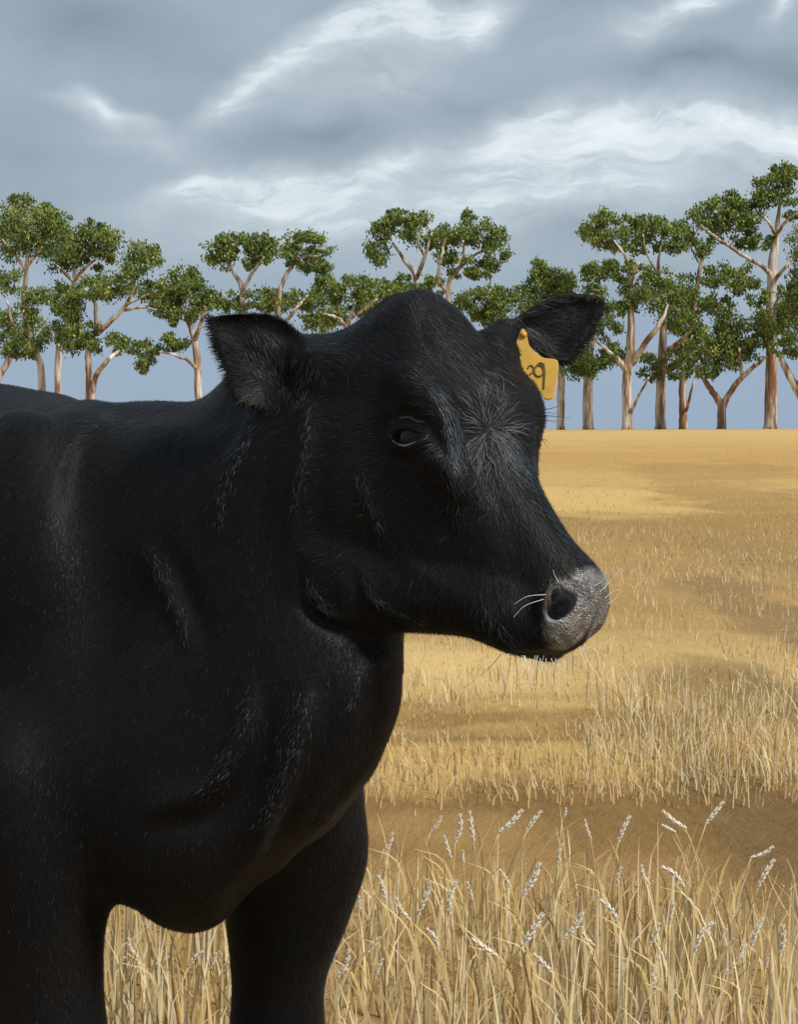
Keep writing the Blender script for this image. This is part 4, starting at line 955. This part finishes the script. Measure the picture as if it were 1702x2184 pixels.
# whiskers on chin and muzzle, lashes of the far eye
def strand(pts, d, r=.0006):
    q = smooth_path([(*W(a, b, d), 0) for a, b in pts], 9)
    return [(*p[:3], max(.00018, r*(1-i/8)**.7)) for i, p in enumerate(q)]
WS_L, WS_D = [], []
for pts in [[(1165,1268),(1125,1272),(1098,1288)],[(1160,1278),(1120,1292),(1096,1316)],[(1192,1241),(1184,1228),(1180,1215)],[(1236,1246),(1240,1232),(1250,1222)],
            [(1280,1262),(1302,1240),(1325,1212)],[(1290,1256),(1296,1240),(1300,1225)],[(1291,1276),(1308,1262),(1322,1258)],[(1296,1288),(1312,1278),(1322,1262)],[(1268,1250),(1284,1240),(1294,1222)],
            [(1266,1382),(1276,1394),(1281,1424)]]: WS_L.append(strand(pts, 2.165 if pts[0][0] > 1250 else 2.12, .0004))
for x0, dx_, ln in [(1070,-78,75),(1083,-18,80),(1090,-14,92),(1098,2,78),(1112,-4,66),(1130,-2,60),(1140,-10,98),(1148,-8,104),(1152,12,88),(1165,-3,60),(1186,-10,66),(1198,6,50),(1205,10,78),(1222,8,64),(1236,32,82),(1242,44,74),(1176,-2,34),(1120,10,44)]:
    y0 = 1394+(10 if 1100 < x0 < 1215 else 0)-(14 if x0 > 1230 else 0)
    s_ = strand([(x0, y0), (x0+dx_*.35+random.uniform(-5, 5), y0+ln*.45), (x0+dx_+random.uniform(-4, 4), y0+ln)], 2.20+random.uniform(-.02, .03), .00045)
    (WS_L if random.random() < .66 else WS_D).append(s_)
for i in range(20):
    x0 = random.uniform(1085, 1235); y0 = 1402; s_ = strand([(x0, y0-4), (x0+random.uniform(-6, 6), y0+14), (x0+random.uniform(-12, 12), y0+random.uniform(18, 36))], 2.20+random.uniform(-.03, .04), .0003)
    (WS_L if random.random() < .4 else WS_D).append(s_)
for st_, tw in [(s_, .8) for s_ in WS_L]+[(s_, .1) for s_ in WS_D]:
    vv, qq, tt, aa = tubes([st_], 4); mesh_np('whisker', vv, qq, tt, m_whisk, cow, False, attrs={'tone': np.full(len(vv), tw)}, loc=FOOT)
LSH = [strand(p, 2.42, .0007) for p in ([(1150,876),(1180,870),(1205,861)],[(1150,886),(1185,888),(1220,892)],[(1150,880),(1170,880),(1196,884)],[(1150,934),(1163,938),(1172,946)],[(1150,932),(1160,942),(1170,956)],[(1150,892),(1175,898),(1198,897)])]
lx = []
for i in range(16):
    x0 = 832+i*5; y0 = 912-9*math.sin(i/15*math.pi); lx.append(strand([(x0, y0), (x0-3, y0+6), (x0-8+i*.9, y0+13)], surf(867, 915)[1]-.012, .0004))
for st_ in LSH+lx:
    vv, qq, tt, aa = tubes([st_], 4); mesh_np('eyelash', vv, qq, tt, m_whisk, cow, False, attrs={'tone': np.zeros(len(vv))}, loc=FOOT)

# ear tag: a moulded plastic flap with a neck and stud, and the figures printed on it
def slab(name, outline, dfun, th, mat, parent, smooth_n=None, bevel=.0012):
    P2 = np.array(outline, float); n = len(P2); c2 = P2.mean(0)
    rings = []
    for (ins, off) in ((.04, 0), (0, bevel), (0, th-bevel), (.04, th)):
        q = P2+(c2-P2)*ins; rings.append(np.array([W(a, b, dfun(a, b)+off) for a, b in q]))
    Vt = np.concatenate(rings+[[W(*c2, dfun(*c2))], [W(*c2, dfun(*c2)+th)]]); Qt, Tt = [], []
    for r in range(3):
        for i in range(n): Qt.append((r*n+i, r*n+(i+1) % n, (r+1)*n+(i+1) % n, (r+1)*n+i))
    from mathutils.geometry import tessellate_polygon
    for (r, fl_) in ((0, 1), (3, 0)):
        for t_ in tessellate_polygon([[Vector((*p, 0)) for p in P2]]): Tt.append(tuple(r*n+i for i in (t_[::-1] if fl_ else t_)))
    return mesh_np(name, Vt[:-2], Qt, Tt, mat, parent, False, loc=FOOT)
dT = lambda a, b: 2.487+(b-700)*-.00022+(a-1150)*-.00006
TAG = [(1113,702),(1121,706),(1126,724),(1130,738),(1144,752),(1160,763),(1184,766),(1191,775),(1190,800),(1184,835),(1180,851),(1163,852),(1152,838),(1100,790),(1075,765),(1090,748),(1104,722)]
TAG = [tuple(q) for q in smooth_closed(np.array(TAG, float), 68)]
tg_ = slab('ear_tag', TAG, dT, .0032, m_tag, cow); tg_['label'] = 'yellow plastic ear tag with dark figures'
stud = np.array([W(1117, 714, dT(1117, 714))]); 
v_, q_, t_, _ = tubes([[(*(stud[0]+[0, .004, 0]), .0055), (*(stud[0]+[0, -.001, 0]), .0055), (*(stud[0]+[0, -.0045, 0]), .004), (*(stud[0]+[0, -.006, 0]), .0016)]], 14)
mesh_np('stud', v_, q_, t_, m_tag, tg_, True, loc=FOOT)
def digit(path, r):
    q = smooth_path([(*W(a, b, dT(a, b)-.0006), 0) for a, b in path], 30); return [(*p[:3], r) for p in q]
th = np.linspace(0, 2*math.pi, 14)
loop9 = [(1150+10*math.cos(t), 791+12*math.sin(t)) for t in th]
v_, q_, t_, _ = tubes([digit(loop9, .0014), digit([(1146,780),(1152,774),(1160,778),(1162,792),(1161,810),(1160,829)], .0016)], 6)
mesh_np('number', v_, q_, t_, m_ink, tg_, False, loc=FOOT)
v_, q_, t_, _ = tubes([digit([(1126,786),(1130,780),(1136,781),(1139,788),(1136,795),(1131,798)], .0012)], 6)
mesh_np('number', v_, q_, t_, m_ink, tg_, False, loc=FOOT)
